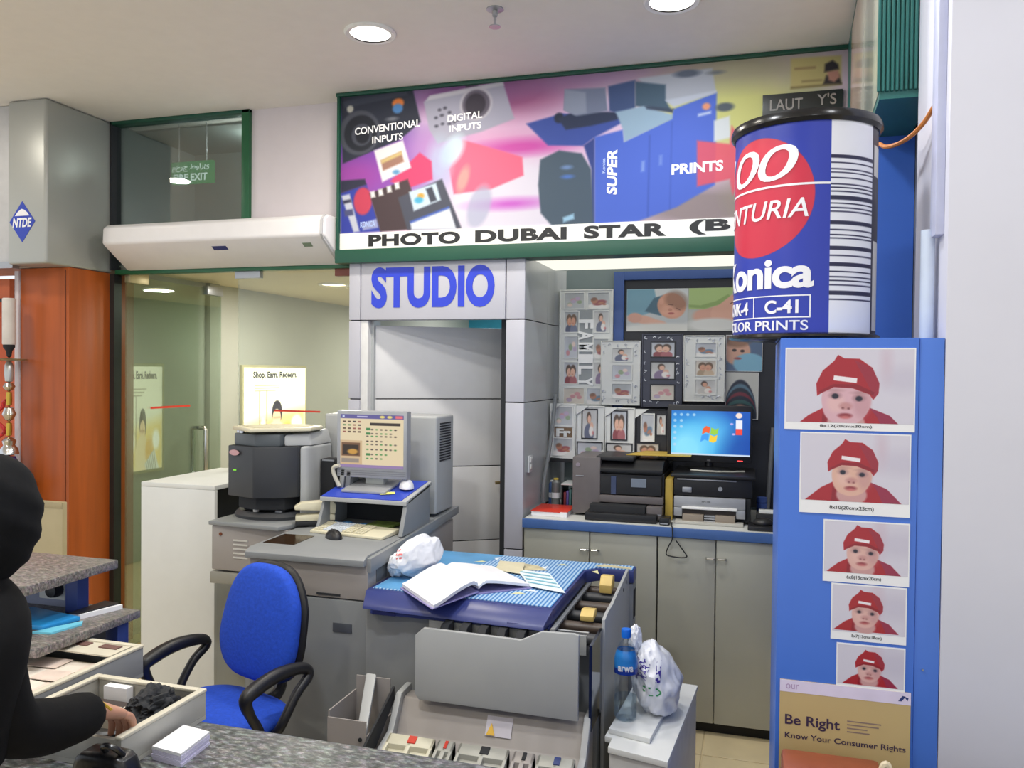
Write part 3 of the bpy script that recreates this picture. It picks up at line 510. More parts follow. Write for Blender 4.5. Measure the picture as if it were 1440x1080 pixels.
MB().lathe([(.05,z1-.012),(.05,z1+.012),(.042,z1+.016),(.0,z1+.016)],(cx,cy,0),24).build('spool_hub',m_rim,cn)
def wrap(s0,z): return lambda u,v,d:(cx+(R+.0006+d)*math.cos(ang+(s0+u)/R),cy+(R+.0006+d)*math.sin(ang+(s0+u)/R),z+v)
def wrapk(s0,z,k): return lambda u,v,d:(cx+(R+.0006+d)*math.cos(ang+(s0+u)/R),cy+(R+.0006+d)*math.sin(ang+(s0+u)/R),z+v+u*k)
m_cw=M('canister_white',(236,236,242),.35,var=.01)
text('100','label_lettering',m_cw,lb,wrap(-.30,2.134),.285,.088,bold=.0,shear=.22,cut=.012,spacing=.9)
text('CENTURIA','label_lettering',m_cw,lb,wrap(-.325,2.038),.335,.048,bold=.008,shear=.22,cut=.012)
text('Konica','label_lettering',m_cw,lb,wrap(-.29,1.862),.315,.079,bold=.03,cut=.012,spacing=.95)
text('CNK-4','label_lettering',m_cw,lb,wrap(-.265,1.799),.115,.034,bold=.03,cut=.012); text('C-41','label_lettering',m_cw,lb,wrap(-.095,1.799),.085,.034,bold=.03,cut=.012)
text('COLOR PRINTS','label_lettering',m_cw,lb,wrap(-.285,1.757),.298,.025,bold=.012,cut=.012)
def band(sa,sb,za,zb,name):
    b=MB(); N=max(2,int((sb-sa)/.012)); f=wrap(0,0)
    b.grid(lambda u,v:f(sa+(sb-sa)*u,za+(zb-za)*v,.0004),N,1); b.build(name,m_cw,lb)
band(-.33,.062,2.117,2.1225,'label_line'); band(-.28,.018,1.788,1.791,'label_line'); band(-.28,.018,1.842,1.845,'label_line'); band(.0155,.0185,1.788,1.845,'label_line'); band(-.131,-.128,1.788,1.845,'label_line')
# baby posters on the pillar
def baby(x0,z0,x1,z1,cu,cv,k,tint):
    """photo of a baby in a red beanie: cu, cv the face centre, k the head's half width, in poster metres"""
    p=Pic(x0,z0,x1,z1,900,(206,202,216))
    p.e(x1-.02,z0+.6*(z1-z0),.05,.03,(190,184,202),.03,.6); p.e(x1-.06,z1-.03,.012,.04,(196,170,186),.02,.5)
    X=lambda u:cu+u*k; Z=lambda v:cv+v*k*.93
    q=lambda pts,c,s=.003,a=1:p.p([(X(u),Z(v)) for u,v in pts],c,s*k*30*.01+.001,a)
    red=(164,36,46); dk=(120,24,38)
    q([(-2.3,-1.75),(-1.5,-1.0),(-.75,-.55),(.9,-.6),(1.7,-.95),(2.4,-1.75)],red); q([(.9,-.6),(1.7,-.95),(2.4,-1.75),(1.5,-1.75),(1.2,-1.0)],(146,44,72)); q([(-.9,-.6),(-.6,-.9),(-.6,-1.75),(-1.0,-1.75)],dk,.004,.6)
    p.e(X(0),Z(-1.35),.75*k,.55*k,(196,150,150),.004); skin=tint
    p.e(X(0),Z(-.25),.98*k,1.02*k,skin,.003); p.e(X(-.05),Z(-.62),.88*k,.75*k,skin,.003); p.e(X(.62),Z(-.4),.34*k,.6*k,(176,128,136),.012,.45); p.e(X(-.4),Z(-.45),.35*k,.35*k,(226,186,180),.012,.5)
    for s,u in ((-1,-.44),(1,.5)):
        p.e(X(u),Z(-.08-.1*(s>0)),.24*k,.14*k,(150,112,118),.006,.7); p.e(X(u),Z(-.1-.1*(s>0)),.13*k,.11*k,(40,36,50),.003)
        p.e(X(u),Z(.16-.1*(s>0)),.26*k,.06*k,(150,112,112),.006,.5)
    p.e(X(-.02),Z(-.55),.26*k,.16*k,(186,132,132),.006,.8); p.e(X(-.13),Z(-.64),.05*k,.04*k,(110,60,66),.003,.8); p.e(X(.1),Z(-.66),.05*k,.04*k,(110,60,66),.003,.8); p.e(X(-.04),Z(-.98),.27*k,.1*k,(140,58,66),.004); p.e(X(-.04),Z(-1.06),.2*k,.06*k,(196,110,112),.004)
    q([(-1.16,-.1),(-1.2,.45),(-.95,1.05),(-.5,1.5),(-.35,1.78),(-.1,1.62),(.5,1.6),(1.0,1.2),(1.28,.5),(1.25,.05),(1.05,-.25),(.9,0),(.2,.28),(-.5,.3),(-.95,.05)],red); q([(.3,1.55),(1.0,1.2),(1.28,.5),(1.25,.05),(1.05,-.2),(.9,.3)],(146,48,66),.01,.7); q([(-1.1,.1),(-.5,.45),(.4,.45),(1.1,.1),(1.05,-.05),(.3,.26),(-.5,.3),(-1.0,.02)],dk,.006,.6)
    q([(-.52,.62),(.4,.5),(.42,.72),(-.5,.84)],(232,226,232),.002)
    return p
post=[(.072,1.514,.361,1.711,.211,1.601,.0565,'8x12(20cmx30cm)',.018,(210,168,180),'largest baby photo poster in red beanie, top of the blue pillar'),
(.109,1.313,.354,1.508,.226,1.418,.0455,'8x10(20cmx25cm)',.031,(216,172,156),'second baby poster down the blue pillar, widest blank label strip'),
(.165,1.15,.355,1.299,.253,1.230,.036,'6x8(15cmx20cm)',.024,(214,170,162),'middle baby poster of the five on the blue pillar'),
(.185,1.012,.351,1.147,.261,1.085,.0305,'5x7(13cmx18cm)',.02,(214,170,164),'fourth baby poster down, below the middle one on the blue pillar'),
(.199,.899,.350,1.004,.272,.950,.026,'4x6',.008,(212,168,164),'smallest baby poster, lowest of the five, above the consumer notice')]
for i,(x0,a_,x1,b_,cu,cv,k,lab,st_,tint,label) in enumerate(post):
    t=thing('baby_poster',label,'poster',((x0+x1)/2,2.098,a_),group='baby posters on the blue pillar')
    MB().box(x0,2.097,a_,x1,2.0995,b_).build('sheet',m_paper,t)
    p=baby(x0+.003,a_+st_,x1-.003,b_-.003,cu,cv,k,tint)
    MB().pic(x0+.003,a_+st_,x1-.003,b_-.003,2.0965).build('photo',Print('baby_print',p.img('baby_print'),.25),t)
    if i<4: text(lab,'size_lettering',m_ink,t,facing(x0+(x1-x0)*.28,a_+st_*.3,2.0968),(x1-x0)*.4,min(.011,st_*.45),ext=.0004,bold=.01)
cp=thing('consumer_notice','beige Be Right consumer rights notice under the baby posters','poster',(.217,2.098,.55))
MB().box(.071,2.096,.48,.363,2.0995,.901).build('sheet',M('notice_beige',(196,172,122),.4,var=.03,scale=5),cp)
MB().box(.071,2.0952,.872,.363,2.096,.901).build('white_band',M('band_lilac',(222,212,236),.4),cp)
m_plum=M('lettering_plum',(58,40,72),.5)
text('Be Right','lettering',m_plum,cp,facing(.084,.785,2.0955),.125,.032,ext=.0004,bold=.015)
text('Know Your Consumer Rights','lettering',m_plum,cp,facing(.084,.755,2.0955),.27,.018,ext=.0004,bold=.01)
text('our','band_lettering',M('lettering_mauve',(176,150,190),.5),cp,facing(.085,.88,2.095),.03,.012,ext=.0003)
for k in range(4): MB().box(.225,2.0955,.816-k*.0085,.225+(.075,.07,.045,.05)[k],2.096,.819-k*.0085).build('small_print',M('lettering_grey',(140,120,110),.5),cp)
b=MB(); b.prism([(.336,.88),(.343,.88),(.352,.892),(.345,.893)],'y',2.0948,2.0952); b.build('logo_mark',m_navy,cp); b=MB(); b.prism([(.347,.892),(.358,.889),(.356,.882),(.351,.888)],'y',2.0948,2.0952); b.build('logo_mark',m_navy,cp)
bb=thing('brown_box','small brown leather box in front of the consumer notice','box',(.19,1.95,.6))
MB().box(.073,1.9,.6,.285,2.02,.768).build('body',M('leather_brown',(140,72,46),.4,var=.1),bb,bev=.012)
MB().box(.077,1.896,.745,.281,1.9,.749).build('stitch_line',M('leather_tan',(190,130,100),.5),bb)
MB().tube(sm([(.275,1.93,.755),(.283,1.93,.795),(.295,1.93,.78),(.30,1.93,.64)]),.008,8).build('cream_strap',M('strap_cream',(214,200,170),.5),bb)
tag(MB().box(.1,1.88,FL,.29,2.05,.5995).build('stand',m_blackm,bev=.004),'black stand that carries the brown leather box','stand')
# ------------------------------------------------------------------ booth: cabinets, worktop, frames, printers
m_cab=M('cabinet_laminate',(176,176,164),.32,.2,var=.03,scale=3); m_cabk=M('kick_black',(24,24,26),.6)
CT=.917
def cabinet(x0,x1,xm,label,hz):
    t=thing('base_cabinet',label,'cabinet',((x0+x1)/2,4.2,FL),group='base cabinets under the booth worktop')
    MB().box(x0+.002,3.925,FL+.055,x1-.002,4.5,.872).build('body',m_cab,t); MB().box(x0+.002,3.95,FL,x1-.002,4.5,FL+.055).build('kick_plate',m_cabk,t)
    for a,c,s in ((x0,xm,1),(xm,x1,-1)):
        d=MB().box(a+.003,3.903,FL+.06,c-.003,3.923,.868).build('door',m_cab,t,bev=.002)
        hx=(c-.026 if s>0 else a+.026)
        MB().tube([(hx-.018,3.902,hz),(hx-.018,3.886,hz),(hx-.013,3.88,hz),(hx+.013,3.88,hz),(hx+.018,3.886,hz),(hx+.018,3.902,hz)],.0045,6).build('handle',m_steel,d)
cabinet(-1.088,-.43,-.755,'left grey double door base cabinet beside the studio pillar',.785)
cabinet(-.428,.12,-.16,'right grey double door base cabinet next to the blue pillar',.785)
wt=thing('worktop','white worktop with a blue front edge across the two grey cabinets','worktop',(-.5,4.2,.872))
MB().box(-1.085,3.905,.8725,.36,4.54,CT).build('slab',M('worktop_white',(214,216,212),.35,var=.02),wt); MB().box(-1.092,3.886,.8725,.36,3.905,CT-.001).build('blue_edge',M('edge_blue',(74,108,168),.35),wt,bev=.002)
# small portraits shared by the photo frames
SK=[(214,160,134),(196,140,112),(226,182,160),(180,126,104)]; CL=[(60,70,110),(150,40,50),(70,110,150),(220,214,206),(40,42,50),(120,90,140),(196,160,120)]
def portrait(seed,kind='p'):
    r=random.Random(seed); bg=r.choice([(212,212,212),(190,194,198),(220,212,202),(200,204,212)]); p=Pic(0,0,1,1,64,bg); p.e(.3+.4*r.random(),.8,.5,.35,tuple(c-26 for c in bg),.3,.7)
    k=seed%4; sk=r.choice(SK); hair=r.choice([(92,76,68),(112,90,74),(74,62,60)]); cl=tuple(.6*a+.4*170 for a in r.choice(CL))
    if k==0:      # lying baby
        p.e(.5,.12,.6,.2,(232,230,228),.08); p.e(.55,.36,.34,.17,cl,.06,1,14); p.e(.3,.5,.17,.19,sk,.05); p.e(.27,.6,.15,.11,hair,.08,.55,20); p.e(.62,.34,.16,.07,sk,.05,1,20); p.e(.78,.25,.1,.06,sk,.05)
    elif k==1:    # two faces close together
        for x,d in ((.33,-1),(.66,1)): p.e(x,.1,.26,.28,tuple(c+d*14 for c in cl),.06); p.e(x,.62,.2,.27,hair,.05); p.e(x-.03*d,.52,.16,.21,sk,.05); p.e(x-.05*d,.44,.06,.02,(176,110,104),.03,.7)
    elif k==2:    # mother holding a child
        p.e(.46,.16,.34,.36,cl,.06); p.e(.44,.72,.16,.2,hair,.05); p.e(.47,.66,.12,.15,sk,.05); p.e(.64,.42,.13,.14,sk,.05); p.e(.62,.24,.17,.18,(236,230,226),.06); p.e(.74,.18,.08,.07,(196,90,96),.05,.6)
    else:         # flowers
        for i in range(7): p.e(.5+.26*math.cos(i*.9),.42+.22*math.sin(i*1.3),.13,.12,r.choice([(206,150,156),(186,170,196),(226,206,196),(150,168,140)]),.06)
    return p
PICS=[Print('portrait_print',portrait(k).img('portrait_print'),.3) for k in range(12)]
def fr(name,label,x0,z0,x1,z1,y,mat,wins,th=.022,bw=.008,inner=None,group='photo frames on the booth wall',seed=0,style=None):
    """a frame: border bars, mat board, window pictures (fractions of the frame), each with a raised lip"""
    t=thing(name,label,'picture frame',((x0+x1)/2,y,z0),group=group); w_=x1-x0; h_=z1-z0
    MB().box(x0+.003,y-th+.006,z0+.003,x1-.003,y,z1-.003).build('mat_board',inner or mat,t)
    for a,b_,c,d in ((x0,z0,x0+bw,z1),(x1-bw,z0,x1,z1),(x0+bw,z0,x1-bw,z0+bw),(x0+bw,z1-bw,x1-bw,z1)): MB().box(a,y-th,b_,c,y-.002,d).build('frame_bar',mat,t,bev=.002,seg=1)
    for i,q in enumerate(wins):
        a,b_,c,d=x0+q[0]*w_,z0+q[1]*h_,x0+q[2]*w_,z0+q[3]*h_; lip=q[4] if len(q)>4 else mat; l=.006
        f=MB(); yy=y-th+.006
        for e in ((a-l,b_-l,a,d+l),(c,b_-l,c+l,d+l),(a,b_-l,c,b_),(a,d,c,d+l)): f.box(e[0],yy-.006,e[1],e[2],yy,e[3])
        wf=f.build('window_lip',lip,t); MB().pic(a,b_,c,d,yy-.0015).build('photo',PICS[(seed*3+i*5)%12],wf)
    return t
m_fw=M('frame_white',(222,224,222),.35,var=.02); m_fk=M('frame_black',(34,34,40),.35); m_fg=M('frame_silver',(176,180,190),.3,.3); m_orn=M('frame_ornate',(70,72,86),.35,.2)
YB=4.556
wf_=fr('photo_frame','tall white collage frame with raised FAMILY letters, leftmost on the booth wall',-1.062,1.446,-.757,2.106,4.535,m_fw,
 [(.1,.84,.46,.97),(.54,.84,.92,.97),(.1,.64,.36,.81),(.66,.64,.92,.81),(.1,.42,.36,.6),(.66,.42,.92,.58),(.1,.2,.36,.38),(.66,.2,.92,.38),(.1,.03,.48,.16),(.54,.03,.9,.16)],seed=1)
MB().box(-.957,4.5165,1.575,-.872,4.5185,1.99).build('letter_backing',M('backing_grey',(150,156,160),.5),wf_)
for i,ch in enumerate('FAMILY'):
    zc=1.446+.66*(.745-i*.098); text(ch,'raised_letter',M('letter_pearl',(246,247,248),.3),wf_,(lambda zc:lambda u,v,d:(-.950+v,4.5165-d,zc-u))(zc),.05,.085,ext=.006,bold=.035)
def ornament(t,x0,z0,x1,z1,y,mat,seed):
    r=random.Random(seed)
    for k in range(26):
        s=k%4; u=r.random()
        x,z=((x0+.022,z0+(z1-z0)*u),(x1-.022,z0+(z1-z0)*u),(x0+(x1-x0)*u,z0+.025),(x0+(x1-x0)*u,z1-.025))[s]
        x=min(max(x,x0+.02),x1-.02); z=min(max(z,z0+.02),z1-.02)
        a=r.random()*PI; q=[(x+.011*math.cos(a+j*.8)*(.4+j*.2),y-.004,z+.011*math.sin(a+j*.8)*(.4+j*.2)) for j in range(4)]
        MB().tube(q,.0028,4).build('scroll',mat,t)
W3=lambda l:[(.3,.69,.78,.88,l),(.3,.40,.78,.62,l),(.3,.12,.78,.33,l)]
f1=fr('photo_frame','white three window frame overlapping the FAMILY frame',-.818,1.462,-.598,1.818,4.508,m_fw,W3(m_fw),seed=2,bw=.006); ornament(f1,-.818,1.462,-.598,1.818,4.492,m_fg,1)
f2=fr('photo_frame','black ornate three window frame between two white ones',-.592,1.456,-.372,1.856,4.508,m_orn,[(.24,.69,.8,.88,m_fk),(.24,.39,.8,.61,m_fk),(.24,.1,.8,.3,m_fk)],seed=3,bw=.008); ornament(f2,-.592,1.456,-.372,1.856,4.492,m_fg,2)
f3=fr('photo_frame','white three window frame right of the black ornate one',-.368,1.49,-.15,1.846,4.508,m_fw,W3(m_fw),seed=4,bw=.006); ornament(f3,-.368,1.49,-.15,1.846,4.492,m_fg,3)
# lower row of wrapped collage frames
for i,(x0,x1,za,zb,lab) in enumerate(((-1.083,-.938,1.166,1.468,'white wrapped collage frame with letter cutouts, first of the low row'),(-.935,-.778,1.166,1.458,'black and white collage frame, second of the low row'),(-.775,-.614,1.166,1.452,'collage frame with a white paper corner, third of the low row'),(-.611,-.437,1.166,1.448,'black collage frame beside the booth monitor'))):
    wins=[(.14,.60,.86,.94,m_fw),(.14,.06,.86,.36,m_fw)] if i==0 else [(.22,.40,.72,.93,m_fk),(.06,.05,.9,.31,m_fk)] if i<3 else [(.2,.4,.56,.9,m_fw),(.06,.06,.72,.34,m_fk),(.66,.52,.92,.9,m_fk)]
    t=fr('collage_frame',lab,x0,za,x1,zb,4.43,m_fw if i!=3 else m_fk,wins,group='low row of collage frames',seed=5+i,bw=.007,inner=m_fw if i<3 else m_fk)
    zt=zb
    MB().prism([(x0,zt-.05),(x0+.07,zt),(x0,zt)],'y',4.403,4.409).build('paper_corner',m_fw,t); MB().prism([(x1-.09,za),(x1,za),(x1,za+.06)],'y',4.403,4.409).build('paper_corner',m_fw,t)
    if i==0:
        text('Fr','cutout_letter',m_fw,t,facing(x0+.035,za+.12,4.409),.085,.045,ext=.005,bold=.05)
        MB().box(x0+.025,4.4095,za+.114,x1-.02,4.411,za+.17).build('cutout_backing',M('kraft',(120,98,76),.7),t)
tag(MB().box(-1.088,4.395,1.145,-.42,4.55,1.165).build('picture_ledge',m_blackm,bev=.003),'long dark ledge that carries the low row of collage frames','ledge')
# blue framed baby display behind
db=thing('display_board','blue framed dark board with two sleeping baby portraits on the booth wall','display board',(-.3,4.55,1.2))
MB().box(-.745,4.551,.93,.34,4.5595,2.19).build('dark_backing',M('board_dark',(40,42,50),.5),db)
for a,b_,c,d in ((-.757,1.45,-.70,2.203),(-.70,2.155,.36,2.203)): MB().box(a,4.53,b_,c,4.556,d).build('blue_border',M('border_blue',(52,84,150),.4),db,bev=.003)
p=Pic(0,0,.66,.235,640,(186,190,192))
p.e(.17,.2,.2,.06,(206,210,212),.03); p.p([(0,.235),(.0,.09),(.05,.075),(.12,.1),(.16,.19),(.15,.235)],(116,160,180),.01); p.p([(.1,.11),(.15,.185),(.2,.2),(.215,.13),(.19,.085)],(70,104,124),.008)
p.e(.245,.14,.078,.07,(206,150,126),.008,1,-18); p.e(.272,.17,.062,.05,(128,92,74),.02,.55,-24); p.e(.225,.115,.04,.03,(222,166,142),.02,.8); p.e(.262,.095,.03,.02,(220,160,140),.02,.7)
for a_,b_,c_,d_ in ((.225,.15,.255,.146),(.272,.128,.292,.118)): p.p([(a_,b_),(c_,d_),(c_,d_-.004),(a_,b_-.004)],(110,70,60),.003)
p.e(.238,.118,.011,.008,(196,136,116),.004); p.e(.243,.098,.016,.006,(172,92,88),.004); p.e(.19,.165,.012,.018,(214,158,136),.006)
p.e(.10,.062,.085,.024,(214,166,146),.008,1,-14); p.e(.045,.075,.04,.028,(206,156,138),.008); p.e(.17,.045,.05,.018,(220,172,152),.008,1,-8); p.e(.2,.008,.26,.036,(216,216,212),.015)
p.r(.332,0,.336,.24,(150,150,150)); p.r(.336,0,.66,.24,(180,182,178)); p.e(.46,.08,.1,.05,(208,158,140),.012); p.e(.545,.115,.1,.07,(216,166,146),.01,1,34); p.p([(.338,.235),(.338,.12),(.42,.118),(.49,.14),(.555,.19),(.60,.235)],(166,190,124),.006); p.p([(.338,.13),(.42,.122),(.50,.145),(.555,.19),(.545,.2),(.48,.162),(.40,.14),(.338,.146)],(140,166,100),.006)
p.p([(.555,.15),(.58,.165),(.582,.160),(.557,.145)],(110,70,60),.003); p.e(.60,.09,.035,.04,(206,152,134),.01); p.e(.47,.035,.14,.035,(214,214,212),.015)
MB().pic(-.685,1.872,-.025,2.105,4.5435).build('twin_baby_print',Print('twin_print',p.img('twin_print'),.3),db)
p=Pic(0,0,.2,.24,420,(90,110,140)); p.e(.06,.13,.075,.09,(206,160,140),.012); p.e(.13,.05,.09,.07,(130,180,206),.012); p.e(.06,.21,.08,.05,(120,90,70),.02,.7); p.e(.045,.14,.012,.009,(60,50,50),.006); p.e(.09,.135,.012,.009,(60,50,50),.006); p.e(.065,.085,.02,.008,(160,90,90),.006)
bp=thing('baby_print','baby print with pale blue collar, partly under the film canister','poster',(-.03,4.54,1.66),group='prints right of the photo frames'); MB().box(-.148,4.5385,1.655,.04,4.5415,1.85).build('sheet',m_paper,bp); MB().pic(-.146,1.657,.038,1.848,4.538).build('photo',Print('collar_baby_print',p.img('collar_baby_print'),.3),bp)
p=Pic(0,0,.2,.26,420,(196,196,192))
for k,(rz,c) in enumerate(((.2,(40,44,60)),(.178,(90,120,140)),(.155,(36,40,54)),(.132,(120,46,60)),(.11,(40,46,60)),(.088,(60,96,96)),(.066,(34,38,50)))): p.e(.09,.02,.10,rz,c,.006)
p.e(.09,-.06,.085,.14,(206,160,140),.01)
hp=thing('baby_print','print of a baby in a striped dark beanie above the booth monitor','poster',(-.05,4.54,1.42),group='prints right of the photo frames'); MB().box(-.148,4.5385,1.40,.022,4.5415,1.65).build('sheet',m_paper,hp); MB().pic(-.146,1.402,.02,1.648,4.538).build('photo',Print('beanie_print',p.img('beanie_print'),.3),hp)
# booth monitor: a desktop on a wide black screen
mo=thing('monitor','black widescreen monitor with a blue desktop on top of the dark printer','monitor',(-.2,4.28,1.152))
MB().box(-.424,4.25,1.192,-.006,4.285,1.482).build('bezel',m_black,mo,bev=.006)
p=Pic(0,0,.39,.22,700,(24,84,176)); p.e(.09,.05,.22,.16,(60,170,226),.14,.9); p.e(.08,.03,.1,.1,(150,226,244),.1,.8); p.e(.19,.11,.1,.09,(110,200,240),.08,.5); p.e(.36,.02,.1,.1,(16,60,150),.1,.6)
q=lambda pts,c:p.p([(.193+(x-.193)*1.25,.102+(z-.102)*1.25) for x,z in pts],c,.003)
q([(.165,.125),(.178,.137),(.195,.132),(.191,.108),(.178,.112),(.162,.103)],(234,92,44)); q([(.199,.131),(.215,.124),(.228,.13),(.223,.107),(.211,.101),(.195,.107)],(150,200,60)); q([(.160,.098),(.175,.107),(.19,.103),(.186,.078),(.173,.083),(.156,.073)],(60,150,232)); q([(.194,.102),(.21,.096),(.223,.102),(.219,.078),(.206,.071),(.19,.077)],(250,196,50))
for r_ in range(6):
    for c_ in range(4 if r_==0 else 2 if r_<3 else 1): p.e(.018+c_*.032,.2-r_*.03,.008,.007,(170,206,230),.004,.8)
p.e(.335,.2,.016,.014,(236,214,204),.004); p.r(.32,.135,.352,.178,(226,226,236),.003); p.r(.32,.105,.352,.135,(236,70,60),.003); p.e(.30,.158,.008,.005,(190,170,230),.004); p.e(.31,.108,.008,.005,(190,170,230),.004); p.r(0,0,.39,.008,(196,210,226),.002)
MB().pic(-.404,1.228,-.016,1.453,4.2492).build('screen',Print('desktop_screen',p.img('desktop_screen'),.3,1.0),mo)
MB().cyl((-.215,4.285,1.17),(-.215,4.285,1.3),.022,n=14).build('neck',m_black,mo); MB().lathe([(.001,0),(.10,0),(.10,.006),(.03,.016),(.001,.016)],(-.215,4.285,1.152),24).build('foot',m_black,mo)
MB().box(-.075,4.2485,1.2035,-.05,4.2497,1.207).build('power_light',Emit('led_red',(255,60,60),3),mo); text('LG','maker_mark',M('lettering_dim',(150,150,155),.4),mo,facing(-.222,1.2,4.2495),.014,.008,ext=.0004)
cbl=MB(); cbl.tube([(-.3,4.2,1.157),(-.24,4.17,1.157),(-.17,4.16,1.158),(-.1,4.19,1.157),(-.04,4.22,1.157)],.0045,6); tag(cbl.build('cable',M('cable_pale',(190,190,180),.5)),'pale cable lying on the dark printer below the monitor foot','cable')
# big grey and black printer
m_pg=M('printer_grey',(104,98,98),.4); 
pr=thing('printer','large grey and black multifunction printer left of the monitor on the worktop','printer',(-.65,4.2,CT))
MB().box(-.878,4.06,CT+.012,-.735,4.38,1.215).build('left_body',m_pg,pr,bev=.006)
MB().box(-.735,4.10,CT+.02,-.42,4.38,1.14).build('core',m_black,pr,bev=.004)
MB().prism([(4.05,1.145),(4.05,1.165),(4.12,1.2),(4.38,1.2),(4.38,1.145)],'x',-.735,-.425).build('scanner_lid',m_black,pr,bev=.004); MB().box(-.76,4.07,1.2005,-.57,4.36,1.222).build('document_feeder',m_black,pr,bev=.006)
MB().box(-.735,4.062,1.035,-.43,4.1,1.135).build('control_panel',m_blackm,pr,bev=.004)
MB().box(-.58,4.0595,1.075,-.505,4.0625,1.118).build('display',M('lcd_grey',(120,130,144),.2),pr); MB().box(-.68,4.058,1.035,-.655,4.062,1.125).build('blue_bar',M('bar_blue',(60,72,104),.3),pr)
MB().box(-.735,4.045,.995,-.42,4.1,1.03).build('shelf_band',m_pg,pr,bev=.004)
MB().box(-.775,3.985,CT+.006,-.50,4.1,.99).build('output_slot',m_blackm,pr,bev=.005); MB().box(-.495,4.0,CT+.012,-.42,4.1,.99).build('card_bay',m_pg,pr,bev=.003); MB().box(-.49,3.9985,.952,-.424,4.001,.956).build('bay_line',m_alu,pr)
MB().box(-.79,3.945,CT+.001,-.44,4.09,.957).build('paper_tray',m_black,pr,bev=.006); MB().box(-.86,4.057,1.118,-.82,4.0605,1.122).build('panel_line',m_alu,pr); MB().cyl((-.85,4.0605,1.175),(-.85,4.058,1.175),.011,n=14).build('round_badge',M('badge_grey',(140,130,140),.4),pr)
for x in (-.86,-.45): MB().cyl((x,4.36,CT+.0005),(x,4.38,CT+.02),.012,n=10).build('foot',m_black,pr)
# dark laser printer
pr=thing('printer','dark laser printer with a silver front under the booth monitor','printer',(-.18,4.2,CT))
MB().box(-.372,4.07,1.045,.0,4.44,1.135).build('upper_body',m_black,pr,bev=.008); MB().box(-.362,4.075,CT+.012,-.008,4.44,1.043).build('lower_body',m_blackm,pr,bev=.004)
MB().box(-.385,4.05,1.1355,.012,4.45,1.151).build('top_cover',m_black,pr,bev=.005)
MB().box(-.355,4.063,1.122,-.075,4.071,1.129).build('silver_line',m_alu,pr,bev=.002); MB().box(-.33,4.064,1.062,-.285,4.07,1.088).build('badge',m_alu,pr,bev=.003); MB().cyl((-.15,4.07,1.085),(-.15,4.064,1.085),.011,n=12).build('button',m_alu,pr)
m_sil=M('silver_plastic',(168,170,174),.35,.3)
MB().box(-.368,4.05,.99,-.032,4.075,1.043).build('silver_panel',m_sil,pr,bev=.003)
for a,c in ((-.368,-.328),(-.075,-.032)): MB().box(a,4.05,CT+.03,c,4.075,.989).build('side_cheek',m_sil,pr,bev=.003)
MB().box(-.33,4.035,.985,-.07,4.049,.998).build('bright_bar',M('bar_white',(240,240,238),.3),pr,bev=.004)
MB().box(-.328,4.062,CT+.02,-.075,4.076,.985).build('slot_back',M('slot_brown',(70,62,58),.5),pr)
for a,c in ((-.325,-.225),(-.17,-.078)): MB().box(a,4.025,CT+.012,c,4.06,.962).build('tray_flap',M('tray_tan',(150,138,124),.45),pr,bev=.003)
for k in range(3): MB().box(-.222,4.03,.93+k*.011,-.173,4.06,.936+k*.011).build('slot_rib',m_sil,pr)
MB().box(-.36,4.0,CT+.0005,-.04,4.07,CT+.014).build('base_lip',M('base_pale',(190,188,180),.4),pr,bev=.003)
text('HP 1320','model_mark',m_blackm,pr,facing(-.235,1.018,4.0498),.04,.008,ext=.0004)
# yellow card, cables, book, cans
t=MB(); t.hexa([(-.62,4.16,1.2225),(-.30,4.18,1.2225),(-.30,4.39,1.2225),(-.55,4.39,1.2225),(-.62,4.16,1.2275),(-.30,4.18,1.2275),(-.30,4.39,1.2275),(-.55,4.39,1.2275)]); 
m_yel=M('yellow_card',(196,166,72),.6); tag(t.build('yellow_folder',m_yel,bev=.001),'flat yellow card folder lying across the big printer','folder')
tag(MB().box(-.415,4.09,CT+.001,-.378,4.42,1.12).build('cardboard_box',m_yel,bev=.003),'narrow ochre cardboard box standing between the two printers','box')
bk=thing('book','thick book with a red cover at the left end of the worktop','book',(-1.0,4.1,CT))
b=MB(); b.box(-1.07,3.98,CT+.001,-.89,4.2,CT+.022); b.build('pages',m_paper,bk); b=MB(); b.box(-1.074,3.976,CT+.0225,-.886,4.204,CT+.026); b.build('cover',M('cover_red',(216,58,36),.35),bk,bev=.001); MB().box(-.92,3.974,CT+.0005,-.886,3.976,CT+.026).build('white_corner',m_paper,bk)
def can(x,y,r,h,col,lab,cap):
    t=thing('spray_can',lab,'can',(x,y,CT)); MB().lathe([(r*.9,0.0005),(r,.004),(r,h*.86),(r*.55,h*.95),(r*.55,h*.96)],(x,y,CT),16).build('body',col,t); MB().lathe([(r*.6,h*.955),(r*.6,h),(r*.3,h*1.02),(.001,h*1.02)],(x,y,CT),12).build('cap',cap,t); MB().lathe([(r+.0008,h*.3),(r+.0008,h*.5)],(x,y,CT),16).build('label_band',M('label_white',(214,216,220),.5),t)
can(-1.02,4.30,.024,.15,M('can_grey',(120,124,124),.35,.3),'grey spray can with a white band behind the red book',M('cap_yellow',(190,170,70),.5)); can(-1.055,4.36,.02,.13,M('can_blue',(70,100,150),.35),'small blue can at the back beside the booth side wall',m_fw)
sh=thing('desk_rack','low dark rack with a white top edge beside the big printer','rack',(-.93,4.32,CT))
MB().box(-.98,4.25,CT+.001,-.885,4.4,CT+.006).build('base',m_black,sh); MB().box(-.98,4.25,1.04,-.885,4.4,1.048).build('top',m_fw,sh,bev=.002); 
for x in (-.978,-.892): MB().box(x,4.25,CT+.006,x+.006,4.4,1.04).build('side',m_black,sh)
